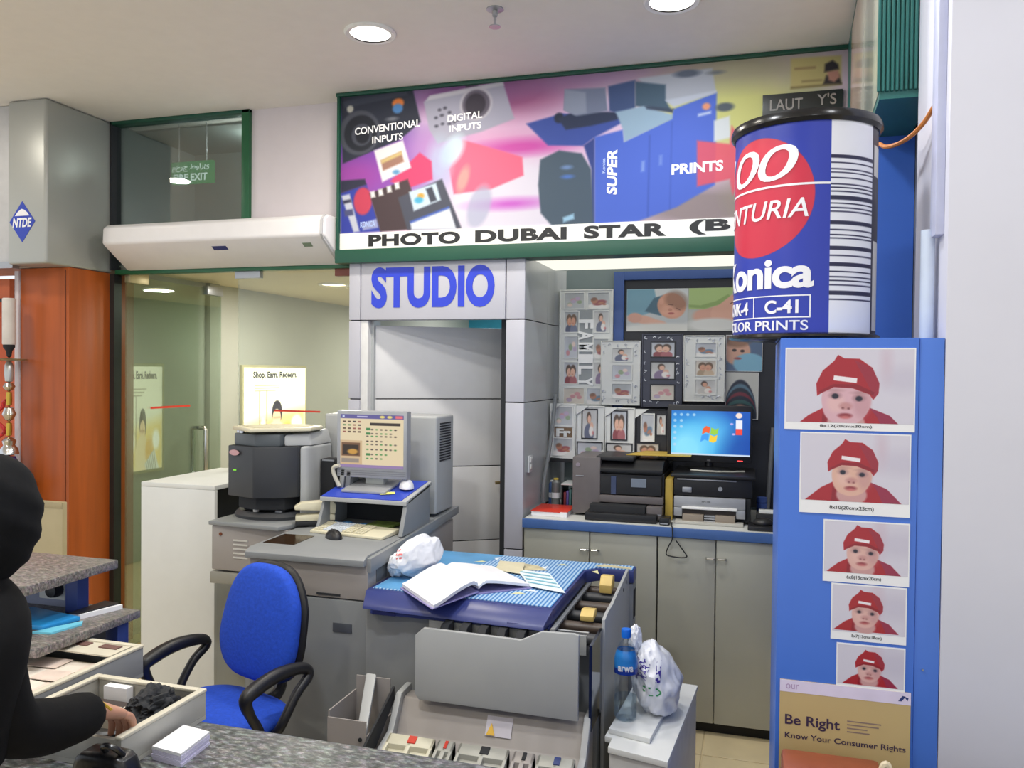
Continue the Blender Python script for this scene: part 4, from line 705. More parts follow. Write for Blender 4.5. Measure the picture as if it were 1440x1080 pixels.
for k,c in enumerate(((120,40,50),(90,80,150),(70,120,120),(60,60,70),(150,140,80))): 
    x=-.968+k*.0148; tag(MB().box(x,4.262,CT+.0065,x+.012,4.39,1.0+.008*(k%3)).build('print_box',M('box_%d'%k,c,.5),bev=.001),('dark red','violet','teal','charcoal','olive')[k]+' print box standing in the low dark rack','box',None)
ad=thing('power_adapter','black power adapter lying between the two printers','adapter',(-.39,3.97,CT)); MB().box(-.425,3.93,CT+.001,-.378,4.02,CT+.035).build('body',m_black,ad,bev=.005); MB().box(-.42,3.9285,CT+.006,-.385,3.93,CT+.012).build('label',m_alu,ad)
cb=MB(); cb.tube(sm([(-.372,4.0,CT+.005),(-.365,3.905,CT+.006),(-.36,3.883,CT+.006),(-.358,3.876,CT-.01),(-.358,3.875,.865),(-.375,3.876,.83),(-.385,3.877,.795),(-.365,3.877,.785),(-.315,3.877,.782),(-.29,3.877,.79),(-.31,3.877,.82),(-.34,3.877,.86)]),.003,6); tag(cb.build('cable',m_blackm),'thin black cable hanging in a loop over the blue worktop edge','cable')
tg=thing('black_device','squat black desk device beside the blue pillar on the worktop','device',(.05,4.0,CT)); MB().box(-.02,3.93,CT+.001,.12,4.06,CT+.022).build('base',m_black,tg,bev=.005); MB().sph((.05,3.995,CT+.03),.03,sc=(1.6,1.3,.8)).build('dome',m_black,tg); MB().box(.03,4.08,CT+.06,.13,4.12,CT+.075).build('white_tag',m_fw,tg,bev=.002); MB().box(.02,4.07,CT+.001,.14,4.15,CT+.06).build('rear_block',m_blackm,tg,bev=.006)
for k in range(4): tag(MB().lathe([(.02,.0005),(.026,.002),(.026,.026),(.02,.028)],(.045,4.25,CT+.001+k*.0285),14).build('blue_roll',M('roll_blue',(60,84,150),.4)),('lowest','second','third','topmost')[k]+' blue roll of the stack behind the black device','roll')
rd=MB(); rd.cyl((.075,4.5,CT+.001),(.10,4.53,1.36),.012,n=10); tag(rd.build('grey_rod',M('rod_grey',(110,112,116),.4)),'grey rod leaning on the dark board right of the monitor','rod')
# switch and conduit on the side wall
sw=thing('wall_switch','white double wall switch on the booth side wall by the pillar','switch',(-1.09,4.03,1.15)); MB().box(-1.098,3.995,1.13,-1.088,4.055,1.215).build('plate',m_fw,sw,bev=.002)
for z in (1.145,1.18): MB().box(-1.088,4.01,z,-1.083,4.04,z+.025).build('rocker',m_fw,sw,bev=.002)
cd=MB(); cd.tube(sm([(-1.045,4.37,1.52),(-1.05,4.35,1.4),(-1.06,4.32,1.25),(-1.072,4.27,1.1),(-1.075,4.24,1.02),(-1.076,4.24,.95)]),.011,8); tag(cd.build('conduit',M('conduit_grey',(120,124,126),.5)),'grey cable conduit curving down the booth side wall','conduit')
# ------------------------------------------------------------------ photo machine, scanner, chair
from mathutils.bvhtree import BVHTree
m_mg=M('machine_grey',(172,174,174),.42,var=.03,scale=5); m_mg2=M('machine_midgrey',(138,141,143),.42,var=.03,scale=5); m_mgw=M('machine_warm',(160,154,150),.42,var=.03,scale=5); m_char=M('charcoal_panel',(52,54,58),.45,var=.05)
m_pur=M('slab_purple',(52,62,122),.35,var=.04); m_cream=M('cream_plastic',(214,208,182),.4,var=.03)
XR=-1.385
mc=thing('printing_console','grey photo printing console with a desk, monitor shelf and tall vented cabinet','console',(-1.7,3.2,FL))
MB().box(-1.90,2.79,FL,XR,3.70,.768).build('lower_body',m_mg2,mc,bev=.006)
MB().box(-1.90,2.79,.773,XR,3.70,.93).build('upper_body',m_mgw,mc,bev=.005)
MB().box(-1.53,2.786,.645,-1.45,2.7905,.68).build('recess_handle',M('recess_dark',(80,84,92),.4),mc,bev=.002)
MB().box(-1.6,2.7865,.782,-1.5,2.7895,.79).build('side_label',m_char,mc)
b=MB(); b.box(XR-.002,2.86,.83,XR+.0025,2.95,.885); b.build('side_recess',M('recess_grey',(104,104,104),.5),mc)
# desk top with the sloping edge strip
b=MB(); b.prism([(2.765,.905),(2.765,.93),(2.80,.945),(3.1,.952),(3.74,.985),(3.74,.955),(3.1,.925),(2.9,.905)],'x',-1.905,-1.39); b.build('desk_top',m_mg2,mc,bev=.006)
b=MB(); b.prism([(2.79,.88),(2.79,.935),(3.1,.95),(3.74,.985),(3.74,.95),(2.95,.89)],'x',-1.3905,-1.372); b.build('edge_strip',m_mg2,mc,bev=.003)
MB().hexa([(-1.885,2.86,.945),(-1.745,2.86,.945),(-1.745,3.02,.9485),(-1.885,3.02,.9485),(-1.885,2.86,.9485),(-1.745,2.86,.9485),(-1.745,3.02,.952),(-1.885,3.02,.952)]).build('dark_window',M('window_brown',(54,38,24),.15),mc)
# shelf for the monitor
b=MB(); b.prism([(3.1,.955),(3.16,1.095),(3.40,1.14),(3.40,.955)],'x',-1.405,-1.385); b.build('shelf_cheek',m_mg2,mc,bev=.004)
b=MB(); b.prism([(3.1,.955),(3.16,1.075),(3.40,1.11),(3.40,.955)],'x',-1.79,-1.775); b.build('shelf_cheek',m_mg2,mc,bev=.004)
b=MB(); b.hexa([(-1.79,3.14,1.078),(-1.385,3.14,1.078),(-1.385,3.42,1.128),(-1.79,3.42,1.128),(-1.79,3.14,1.096),(-1.385,3.14,1.096),(-1.385,3.42,1.146),(-1.79,3.42,1.146)]); b.build('shelf_board',m_mg,mc,bev=.003)
b=MB(); b.hexa([(-1.785,3.143,1.0968),(-1.41,3.143,1.0968),(-1.40,3.41,1.1445),(-1.785,3.41,1.1445),(-1.785,3.143,1.0995),(-1.41,3.143,1.0995),(-1.40,3.41,1.1472),(-1.785,3.41,1.1472)]); b.build('blue_mat',M('mat_blue',(48,74,190),.35,var=.1,scale=8),mc)
MB().box(-1.775,3.36,.96,-1.405,3.37,1.1).build('shelf_back',m_blackm,mc)
# tall vented cabinet behind
MB().box(-1.96,3.48,.985,XR-.002,3.70,1.435).build('tall_cabinet',m_mg,mc,bev=.012,seg=3)
for k in range(15):
    z=1.225+k*.0122; MB().box(XR-.004,3.52,z,XR+.001,3.655,z+.006).build('vent_slot',m_blackm,mc)
# LCD
MX=lambda u,z,y=3.27:(u,y,z)
mn=thing('monitor','silver square monitor with a cream editing screen on the console shelf','monitor',(-1.6,3.3,1.12))
b=MB(); b.box(-1.775,3.26,1.170,-1.437,3.305,1.465); b.build('bezel',m_sil,mn,bev=.006); b=MB(); b.box(-1.72,3.305,1.2,-1.49,3.35,1.42); b.build('rear_shell',m_sil,mn,bev=.012)
p=Pic(0,0,.3,.235,620,(226,208,172)); p.r(0,.217,.3,.235,(98,92,150)); p.r(0,0,.3,.013,(150,128,170)); p.r(.0,.013,.105,.12,(206,178,140)); p.r(.006,.05,.095,.11,(120,88,64)); p.r(.014,.056,.088,.1,(58,46,36)); p.e(.06,.07,.025,.012,(200,150,70),.006); p.r(.006,.022,.09,.04,(150,138,128)); p.r(.142,.188,.285,.2,(60,50,46)); p.e(.2,.226,.012,.006,(230,210,120),.003); p.e(.235,.226,.012,.006,(230,210,120),.003); p.r(.262,.22,.296,.232,(226,110,120)); p.r(.01,.222,.02,.23,(200,214,240)); p.r(.08,.223,.13,.229,(190,186,220))
r_=random.Random(3)
for z in (.2,.185,.17,.155):
    for k in range(4): p.r(.012+k*.024,z,.026+k*.024,z+.006,r_.choice([(80,130,80),(90,70,60),(60,60,60),(150,90,80)]),.002)
for z in (.17,.152,.14,.118,.104,.082,.06,.042):
    for k in range(r_.randint(4,7)): p.e(.13+k*.022,z,.006,.003,r_.choice([(70,60,56),(110,100,90),(80,140,80)]),.003)
for z in (.172,.152,.06): p.r(.124,z-.005,.144,z+.005,(70,130,76),.002)
MB().pic(-1.757,1.214,-1.453,1.448,3.2592).build('screen',Print('editing_screen',p.img('editing_screen'),.3,.85),mn)
for z in (1.182,1.191,1.20): MB().box(-1.77,3.2585,z,-1.442,3.2605,z+.002).build('bezel_groove',M('groove_grey',(130,132,134),.5),mn)
MB().box(-1.655,3.30,1.115,-1.565,3.345,1.18).build('neck',M('neck_grey',(190,192,186),.4),mn,bev=.006); b=MB(); b.hexa([(-1.72,3.2,1.1105),(-1.51,3.2,1.1105),(-1.51,3.38,1.1425),(-1.72,3.38,1.1425),(-1.72,3.2,1.122),(-1.51,3.2,1.122),(-1.51,3.38,1.154),(-1.72,3.38,1.154)]); b.build('foot',m_sil,mn,bev=.004)
# things on shelf and desk
ph=MB(); ph.tube(sm([(-1.755,3.25,1.128),(-1.782,3.25,1.18),(-1.785,3.25,1.21),(-1.755,3.25,1.22)]),.009,8); tag(ph.build('coiled_cord',M('cord_cream',(196,192,176),.5)),'cream coiled cord standing at the left end of the monitor shelf','cord')
for k,(x,c) in enumerate(((-1.765,(150,152,150)),(-1.735,(120,122,124)))): tag(MB().box(x,3.26,1.122,x+.022,3.38,1.21-.01*k).turn((x,3.32,1.12),'Y',.12).build('binder',M('binder_%d'%k,c,.5),bev=.003),('pale','darker')[k]+' grey slim binder leaning behind the monitor on the shelf','binder')
cc=MB(); 
for k in range(3): cc.tube([(-1.73+.035*math.cos(t*.52+k)+.02*k,3.36+.01*math.sin(t),1.175+.028*math.sin(t*.52+k)+.006*k) for t in range(13)],.004,6)
tag(cc.build('cable_coil',M('cable_pale',(190,190,180),.5)),'coil of pale cable behind the silver monitor neck','cable')
def mouse(nm,lab,x,y,z,rz,mat,s=1,tilt=0):
    t=thing(nm,lab,'mouse',(x,y,z)); b=MB(); b.grid(lambda u,v:(x+s*.03*math.cos(2*PI*u)*math.sin(PI*v/2+1e-3),y+s*.052*math.sin(2*PI*u)*math.sin(PI*v/2+1e-3),z+.001+s*(.036*math.cos(PI*v/2)+tilt*math.sin(2*PI*u)*.01*math.sin(PI*v/2))),20,8); b.spin((x,y,z),rz); b.build('shell',mat,t,sub=1)
    MB().cyl((x-.002,y+s*.02,z+s*.033),(x+.003,y+s*.02,z+s*.033),.006*s,n=10).spin((x,y,z),rz).build('wheel',m_alu,t)
    MB().box(x-.012,y-s*.01,z+s*.0345,x+.012,y-s*.004,z+s*.0355).spin((x,y,z),rz).build('highlight_strip',m_alu,t)
mouse('mouse','black computer mouse on the grey console desk',-1.655,3.02,.9475,.9,m_black,1.05); mouse('mouse','white computer mouse on the blue shelf mat',-1.455,3.30,1.128,.5,m_paper,1.1)
tag(MB().hexa([(-1.53,3.19,1.111),(-1.47,3.21,1.114),(-1.48,3.235,1.119),(-1.54,3.22,1.1165),(-1.53,3.19,1.112),(-1.47,3.21,1.115),(-1.48,3.235,1.12),(-1.54,3.22,1.1175)]).build('sticky_note',M('note_yellow',(226,222,120),.6)),'small yellow sticky note on the blue shelf mat','note')
kb=thing('keyboard','cream keyboard lying before the monitor shelf','keyboard',(-1.63,3.06,.953)); kz=.0
b=MB(); b.hexa([(-1.80,3.075,.952),(-1.445,3.035,.951),(-1.425,3.165,.957),(-1.785,3.205,.959),(-1.80,3.075,.963),(-1.445,3.035,.962),(-1.425,3.165,.977),(-1.785,3.205,.979)]); b.build('case',m_cream,kb,bev=.004)
o0=Vector((-1.80,3.075,.9635)); eu=Vector((.355,-.04,-.001)); ev=Vector((.015,.13,.016))
key=None
for r in range(5):
    for c in range(15):
        u=.03+c*.045+(.02 if c>11 else 0); v=.1+r*.17; q=[]
        for du,dv in ((0,0),(.038,0),(.038,.13),(0,.13)): q.append(o0+eu*(u+du)+ev*(v+dv))
        if u+.038>.98: continue
        MB().hexa([tuple(x) for x in q]+[tuple(x+Vector((0,0,.005))) for x in q]).build('key',M('key_blue_white',(206,214,224),.45) if 2<c<9 else m_cream,kb,smooth=False)
sp_=thing('stapler','cream heavy duty stapler at the back of the console desk','stapler',(-1.90,3.25,.955))
def sb(y0,y1,zs,wd,nm,mat,par):
    b=MB(); b.prism(zs,'x',-wd,wd); b.bm.transform(Matrix.Translation((-1.845,3.2,.964))@Matrix.Rotation(-1.05,4,'Z')); b.build(nm,mat,par,bev=.006,seg=2)
sb(0,0,[(-.085,0.0),(.085,0.0),(.085,.018),(-.085,.018)],.034,'base',m_blackm,sp_); sb(0,0,[(-.085,.0185),(.085,.0185),(.085,.045),(.06,.05),(-.085,.042)],.032,'anvil_body',m_cream,sp_); sb(0,0,[(.05,.0505),(.085,.046),(.09,.085),(.075,.105),(-.06,.098),(-.09,.08),(-.088,.068),(.03,.062)],.032,'arm',m_cream,sp_)
cl=MB(); cl.grid(lambda u,v:(-1.80+.19*u+.02*v,3.2+.1*v-.02*u,.959+.02*abs(math.sin(u*7+v*3))*(1-u*.5)*(1-abs(2*v-1)**3)+.002),18,10,thick=.0015); tag(cl.build('blue_cloth',M('cloth_blue',(84,150,214),.6),sub=1),'crumpled pale blue bag lying inside the shelf opening','bag')
tag(MB().hexa([(-1.62,3.2,.9605),(-1.50,3.19,.9605),(-1.48,3.3,.966),(-1.60,3.31,.966),(-1.62,3.2,.970),(-1.50,3.19,.970),(-1.48,3.3,.976),(-1.60,3.31,.976)]).build('magazine',M('magazine_mix',(120,140,70),.4,var=.6,scale=40)),'colourful green and red magazine inside the shelf opening','magazine')
# left: white cabinet and film scanner
wc=thing('white_cabinet','tall open white cabinet left of the film scanner','cabinet',(-2.68,3.6,FL))
MB().box(-2.90,3.35,FL,-2.475,3.372,1.058).build('front_panel',M('cabinet_white',(222,224,222),.45,var=.015),wc,bev=.002); m_cw2=MATS['cabinet_white']
MB().box(-2.90,3.35,1.0585,-2.475,3.97,1.08).build('top_board',m_cw2,wc,bev=.002); MB().box(-2.90,3.373,FL,-2.88,3.97,1.058).build('side_board',m_cw2,wc); MB().box(-2.879,3.95,FL,-2.475,3.97,1.058).build('back_board',m_cw2,wc); MB().box(-2.879,3.373,.45,-2.48,3.949,.47).build('inner_shelf',m_blackm,wc); MB().box(-2.495,3.373,FL,-2.476,3.949,.62).build('lower_side',m_cw2,wc); MB().box(-2.60,3.38,.63,-2.58,3.94,1.05).build('dark_lining',m_blackm,wc)
fs=thing('film_scanner','film scanner with a dark box head on a pale grey base beside the console','scanner',(-2.1,3.4,FL))
MB().box(-2.2,3.2,FL,-2.05,3.7,.688).build('pedestal',m_mg2,fs)
XF=Matrix.Translation((-2.0844,3.348,0.69-.76*1.08))@Matrix.Scale(1.08,4)@Matrix.Translation((1.93,-3.1,0))
MB().box(-2.135,2.87,.815,-1.78,3.3,1.0).build('base_body',m_mgw,fs,bev=.008); MB().box(-2.14,2.865,.76,-1.78,3.3,.808).build('base_skirt',M('skirt_grey',(150,148,138),.4),fs,bev=.006)
b=MB(); b.prism([(-2.145,2.862),(-1.80,2.835),(-1.776,2.90),(-1.776,3.3),(-2.145,3.3)],'z',1.0005,1.018); b.build('deck_plate',m_mg2,fs,bev=.005)
for k in range(5): MB().box(-2.03,2.8665,.87+k*.0175,-1.962,2.871,.876+k*.0175).build('vent_slot',M('slot_white',(206,204,198),.4),fs)
for k in range(2): MB().box(-1.94,2.8665,.87+k*.0175,-1.88,2.871,.876+k*.0175).build('vent_slot',MATS['slot_white'],fs)
MB().cyl((-2.09,2.8705,.965),(-2.09,2.866,.965),.007,n=12).build('brown_button',M('button_brown',(110,56,30),.4),fs)
MB().lathe([(.001,0),(.165,0),(.167,.012),(.16,.02),(.15,.03),(.001,.03)],(-1.965,3.07,1.0185),32,sx=1.05,sy=.85).build('stage',m_char,fs); MB().box(-2.06,2.98,1.0487,-1.86,3.14,1.072).build('film_carrier',m_blackm,fs,bev=.008); MB().cyl((-1.985,2.96,1.0487),(-1.985,2.96,1.088),.012,n=14).build('white_knob',M('knob_white',(226,222,214),.4),fs)
MB().box(-1.90,2.97,1.0487,-1.87,2.99,1.056).build('film_clip',m_alu,fs); MB().cyl((-2.04,3.06,1.072),(-2.04,3.06,1.10),.035,n=16).build('lens_mount',m_blackm,fs)
# column and head
MB().box(-1.86,3.1,1.0185,-1.80,3.2,1.30).build('column',m_mg,fs,bev=.01)
b=MB(); b.prism([(-2.10,2.93),(-1.95,2.885),(-1.85,2.92),(-1.80,2.98),(-1.80,3.2),(-2.10,3.2)],'z',1.115,1.325); b.build('head_box',m_char,fs,bev=.006)
b=MB(); b.prism([(-2.07,2.96),(-1.96,2.92),(-1.85,2.96),(-1.815,3.05),(-1.815,3.15),(-2.07,3.15)],'z',1.062,1.1148); b.build('head_underside',m_blackm,fs,bev=.006)
b=MB(); b.prism([(-2.085,2.95),(-1.955,2.905),(-1.86,2.94),(-1.85,3.2),(-2.085,3.2)],'z',1.3252,1.375); b.build('head_upper',M('head_grey',(84,90,94),.4),fs,bev=.008)
b=MB(); b.hexa([(-1.855,2.96,1.3255),(-1.765,3.03,1.3255),(-1.765,3.2,1.3255),(-1.86,3.2,1.3255),(-1.858,2.97,1.372),(-1.785,3.04,1.376),(-1.785,3.2,1.388),(-1.86,3.2,1.38)]); b.build('rear_shell',m_mg,fs,bev=.01)
b=MB(); b.prism([(-1.798,2.99),(-1.775,3.01),(-1.765,3.05),(-1.765,3.2),(-1.798,3.2)],'z',1.0185,1.325); b.build('rear_body',m_mg,fs,bev=.015,seg=3)
b=MB(); b.lathe([(.001,0),(.028,0),(.028,.003),(.001,.004)],(0,0,0),20,sx=1.1,sy=.42).turn((0,0,0),'X',PI/2).turn((0,0,0),'Z',-.31); b.bm.transform(Matrix.Translation((-2.055,2.9105,1.297))); b.build('oval_badge',M('badge_rose',(196,150,150),.3,.4),fs)
MB().box(-2.058,2.905,1.223,-2.045,2.9085,1.229).build('green_light',Emit('led_green',(120,200,60),1.2),fs)
lid=thing('scanner_lid','flat cream lid panel lying on top of the film scanner','lid',(-2.05,3.35,1.36))
b=MB(); b.prism([(-2.115,2.98),(-1.955,2.865),(-1.765,3.02),(-1.775,3.14),(-1.90,3.20),(-2.06,3.14)],'z',1.386,1.402); b.build('plate',m_cream,lid,bev=.006)
b=MB(); b.prism([(-2.07,2.985),(-1.955,2.905),(-1.80,3.03),(-1.81,3.12),(-1.90,3.16),(-2.03,3.11)],'z',1.4022,1.4045); b.build('ribbed_inlay',M('cream_ribbed',(200,194,166),.6,bump=.4,scale=60),lid)
MB().cyl((-2.08,2.98,1.3755),(-2.08,2.98,1.386),.012,n=12).build('chrome_knob',m_steel,lid); MB().cyl((-2.05,2.955,1.3755),(-2.05,2.955,1.386),.012,n=12).build('chrome_knob',m_steel,lid)
XF=None
spk=thing('speaker','tall black speaker between the film scanner and the silver monitor','speaker',(-1.86,3.36,.99)); MB().box(-1.902,3.34,.972,-1.822,3.415,1.235).build('cabinet',m_blackm,spk,bev=.004); MB().box(-1.896,3.336,.99,-1.828,3.3395,1.225).build('grille',m_black,spk); MB().box(-1.89,3.3345,1.227,-1.83,3.34,1.233).build('top_trim',m_alu,spk)
# paper processor
pp=thing('paper_processor','grey paper processor with a dark blue lid, guard plate and cream chemical cups','processor',(-.93,3.0,FL))
b=MB(); b.prism([(XR+.004,2.76),(-1.18,2.74),(-1.10,2.75),(-.66,2.75),(-.66,3.40),(XR+.004,3.40)],'z',FL,.757); b.build('body',m_mg2,pp,bev=.01)
MB().box(-.659,2.75,FL,-.50,3.40,.699).build('body_end',m_mg2,pp,bev=.004)
SL=[(XR+.004,2.77),(-.655,2.735),(-.655,3.31),(-.60,3.365),(-.465,3.365),(-.465,3.455),(XR+.004,3.47)]
b=MB(); b.prism(SL,'z',.775,.826); b.build('blue_lid',m_pur,pp,bev=.006,seg=2)
b=MB(); b.hexa([(XR+.022,2.70,.772),(-.668,2.655,.772),(-.655,2.75,.772),(XR+.004,2.78,.772),(XR+.022,2.71,.79),(-.668,2.665,.79),(-.655,2.735,.8255),(XR+.004,2.77,.8255)]); b.build('lid_nose',m_pur,pp,bev=.004)
MB().box(-1.33,2.70,.757,-.66,2.78,.7715).build('lid_skirt',m_pur,pp,bev=.003); MB().box(-1.32,2.696,.7575,-1.23,2.702,.771).build('lid_recess',M('recess_navy',(30,34,80),.4),pp)
MB().box(-.80,2.668,.775,-.72,2.672,.787).build('lid_label',M('label_slate',(96,100,150),.4),pp)
for k in range(7):
    x=-1.03+k*.068; b=MB(); b.prism([(2.69,.70),(2.60,.70),(2.61,.74),(2.64,.765),(2.69,.77)],'x',x,x+.03); b.build('guide_rib',m_blackm,pp,bev=.003)
MB().box(-1.1,2.70,.69,-.53,2.748,.756).build('rib_back',M('rib_grey',(170,172,172),.5),pp)
# open bay at the right: rollers and yellow levers
MB().box(-.655,2.76,.70,-.50,3.37,.705).build('bay_floor',m_char,pp)
for k,y in enumerate((2.72,2.84,2.97,3.1,3.23,3.33)): MB().cyl((-.652,y,.74),(-.50,y,.74),.020,n=12).build('roller',M('roller_brown',(74,62,54),.4) if k%2 else m_char,pp)
MB().box(-.65,2.68,.765,-.635,3.34,.775).build('bay_rail',m_mg2,pp,bev=.002)
for y,h in ((3.24,.06),(2.86,.03)): b=MB(); b.prism([(y-.03,.765),(y+.04,.765+h*.3),(y+.045,.765+h),(y,.772+h),(y-.035,.77+h*.5)],'x',-.58,-.53); b.build('yellow_lever',M('lever_yellow',(214,186,110),.45),pp,bev=.006)
b=MB(); b.prism([(2.79,.485),(2.79,.79),(2.86,.80),(2.95,.80),(3.34,.838),(3.36,.80),(3.36,FL),(2.79,FL)],'x',-.494,-.482); b.build('side_sheet',m_mg,pp,bev=.002)
for y,z in ((3.2,.79),(3.27,.803)): MB().cyl((-.482,y,z),(-.4805,y,z),.007,n=10).build('screw_hole',m_blackm,pp)
MB().box(-.50,2.60,.48,-.49,2.79,.76).build('steel_side',M('mirror_steel',(120,130,150),.08,1),pp)
# rear block with vents
MB().box(-.50,3.37,FL,-.468,3.455,.772).build('rear_post',m_mg2,pp,bev=.003)
for k in range(6): MB().box(-.4685,3.385+k*.011,.62,-.467,3.39+k*.011,.74).build('vent_slot',m_blackm,pp)
# front guard
G=[(-1.10,.54),(-1.085,.52),(-.53,.517),(-.53,.796),(-.545,.80),(-.652,.797),(-.724,.762),(-1.07,.768),(-1.10,.74)]
b=MB(); b.prism(G,'y',2.575,2.592); b.build('guard_plate',m_mg,pp,bev=.004)
for x in (-1.0,-.62): MB().box(x,2.592,.6,x+.03,2.72,.64).build('guard_bracket',m_mg2,pp)
# sloping base with cups
b=MB(); b.prism([(2.69,FL),(2.69,.505),(2.62,.505),(2.56,.40),(2.42,.335),(2.30,.315),(2.30,FL)],'x',-1.18,-.50); b.build('sloping_base',m_mgw,pp,bev=.008)
for s,x in ((0,-1.18),(1,-.515)): b=MB(); b.prism([(2.69,.50),(2.69,.53),(2.60,.525),(2.53,.42),(2.30,.345),(2.30,.315),(2.42,.335),(2.56,.40),(2.62,.50)],'x',x,x+.022); b.build('base_rim',m_mg,pp,bev=.004)
b=MB(); b.hexa([(-.845,2.575,.43),(-.755,2.575,.43),(-.755,2.607,.485),(-.845,2.607,.485),(-.845,2.573,.4315),(-.755,2.573,.4315),(-.755,2.605,.4865),(-.845,2.605,.4865)]); b.build('warning_label',M('label_lilac',(200,196,206),.4),pp)
b=MB(); b.hexa([(-.84,2.571,.435),(-.81,2.571,.435),(-.825,2.590,.468),(-.8251,2.590,.468),(-.84,2.5695,.436),(-.81,2.5695,.436),(-.825,2.5885,.469),(-.8251,2.5885,.469)]); b.build('warning_triangle',M('warn_yellow',(226,180,60),.4),pp)
m_cup=M('cup_cream',(206,202,180),.4); m_cupg=M('cup_grey',(168,168,160),.4)
def cup(x,lw,mat,redtab):
    t=MB(); y0,y1=2.33,2.50; zz=lambda y:.345+(y-2.33)*.42
    for a,c in ((0,.012),(lw*.5-.008,lw*.5+.008),(lw-.012,lw)): t.hexa([(x+a,y0,zz(y0)-.03),(x+c,y0,zz(y0)-.03),(x+c,y1,zz(y1)-.03),(x+a,y1,zz(y1)-.03),(x+a,y0,zz(y0)+.014),(x+c,y0,zz(y0)+.014),(x+c,y1,zz(y1)+.014),(x+a,y1,zz(y1)+.014)])
    for a,c in ((y0,y0+.03),(y1-.04,y1)): t.hexa([(x,a,zz(a)-.03),(x+lw,a,zz(a)-.03),(x+lw,c,zz(c)-.03),(x,c,zz(c)-.03),(x,a,zz(a)+.014),(x+lw,a,zz(a)+.014),(x+lw,c,zz(c)+.014),(x,c,zz(c)+.014)])
    t.hexa([(x+.005,y0+.01,zz(y0)-.028),(x+lw-.005,y0+.01,zz(y0)-.028),(x+lw-.005,y1-.01,zz(y1)-.028),(x+.005,y1-.01,zz(y1)-.028),(x+.005,y0+.01,zz(y0)-.006),(x+lw-.005,y0+.01,zz(y0)-.006),(x+lw-.005,y1-.01,zz(y1)-.006),(x+.005,y1-.01,zz(y1)-.006)])
    o=t.build('chemical_cup',mat,pp,bev=.004)
    MB().hexa([(x+lw*.45,y1-.03,zz(y1-.03)+.0142),(x+lw*.62,y1-.03,zz(y1-.03)+.0142),(x+lw*.62,y1-.005,zz(y1)+.0132),(x+lw*.45,y1-.005,zz(y1)+.0132),(x+lw*.45,y1-.03,zz(y1-.03)+.017),(x+lw*.62,y1-.03,zz(y1-.03)+.017),(x+lw*.62,y1-.005,zz(y1)+.016),(x+lw*.45,y1-.005,zz(y1)+.016)]).build('tab',redtab,o)
cup(-1.155,.165,m_cup,m_red); cup(-.98,.06,m_cupg,m_red); cup(-.905,.17,m_cupg,m_blackm); cup(-.72,.07,m_mgw,m_blackm); cup(-.64,.12,m_cupg,m_navy)
# striped mat and papers on the lid
mt=thing('striped_mat','thin blue and white striped mat covering the dark blue processor lid','mat',(-.95,3.1,.826))
b=MB(); b.prism([(-1.36,2.785),(-.665,2.75),(-.665,3.31),(-.61,3.372),(-.472,3.372),(-.472,3.44),(-1.36,3.455)],'z',.8265,.8295); b.build('sheet',Stripes('stripe_blue',(70,132,196),(178,206,232),21),mt)
m_ms=M('mat_sky',(92,156,206),.45,var=.15,scale=7); 
for pts in ([(-1.358,3.16),(-1.12,3.16),(-1.05,3.45),(-1.358,3.453)],[(-1.358,2.79),(-1.2,2.79),(-1.22,3.0),(-1.358,3.02)]): MB().prism(pts,'z',.8296,.8300).build('plain_patch',m_ms,mt)
r_=random.Random(5)
for k in range(9): x=-1.25+r_.random()*.7; y=2.85+r_.random()*.55; a=r_.random()*2; MB().prism([(x,y),(x+.06*math.cos(a),y+.06*math.sin(a)),(x+.045*math.cos(a+.6),y+.045*math.sin(a+.6))],'z',.8301,.8304).build('printed_flake',M('flake_cream',(226,222,170),.5) if k%2 else M('flake_white',(226,236,244),.5),mt)
b=MB(); b.prism([(-1.02,3.27),(-.97,3.345),(-.86,3.315),(-.80,3.245),(-.88,3.22)],'z',.8301,.8306); b.build('printed_fish',M('fish_tan',(206,196,160),.5,var=.25,scale=30),mt); b=MB(); b.prism([(-.63,3.385),(-.60,3.43),(-.48,3.405),(-.48,3.376)],'z',.8301,.8306); b.build('printed_fish',MATS['fish_tan'],mt)
def curl(u,v,p0,eu,ev,h): 
    q=Vector(p0)+Vector(eu)*u+Vector(ev)*v; return (q.x,q.y,q.z+h(u,v))
nb_=thing('open_book','open ledger book with white pages lying over the striped mat','book',(-1.05,2.85,.832))
def page(x0,name,p0,eu,ev,h,mat,par,th): b=MB(); b.grid(lambda u,v:curl(u,v,p0,eu,ev,h),14,10,thick=th); return b.build(name,mat,par)
LA,LU,LV=(-1.249,2.80,.846),(.217,-.226,0),(.075,.245,0); lh=lambda u,v:.004+.034*math.sin(PI*.5*min(1,v*1.15))**1.5-(.012 if v>.97 else 0)
page(0,'left_pages',LA,LU,LV,lh,m_paper,nb_,-.012)
page(0,'right_pages',(-.955,2.822,.848),(.155,.135,0),(-.22,.222,0),lambda u,v:.030*math.cos(PI*.5*u)**1.3*(0.35+.65*min(1,u*9)),m_paper,nb_,-.010)
page(0,'left_cover',(-1.256,2.798,.8335),(.222,-.232,.006),(.08,.255,0),lambda u,v:0,M('cover_lilac',(150,144,196),.5),nb_,-.003)
page(0,'right_cover',(-.96,2.81,.8335),(.17,.145,0),(-.225,.228,0),lambda u,v:0,MATS['cover_lilac'],nb_,-.003)
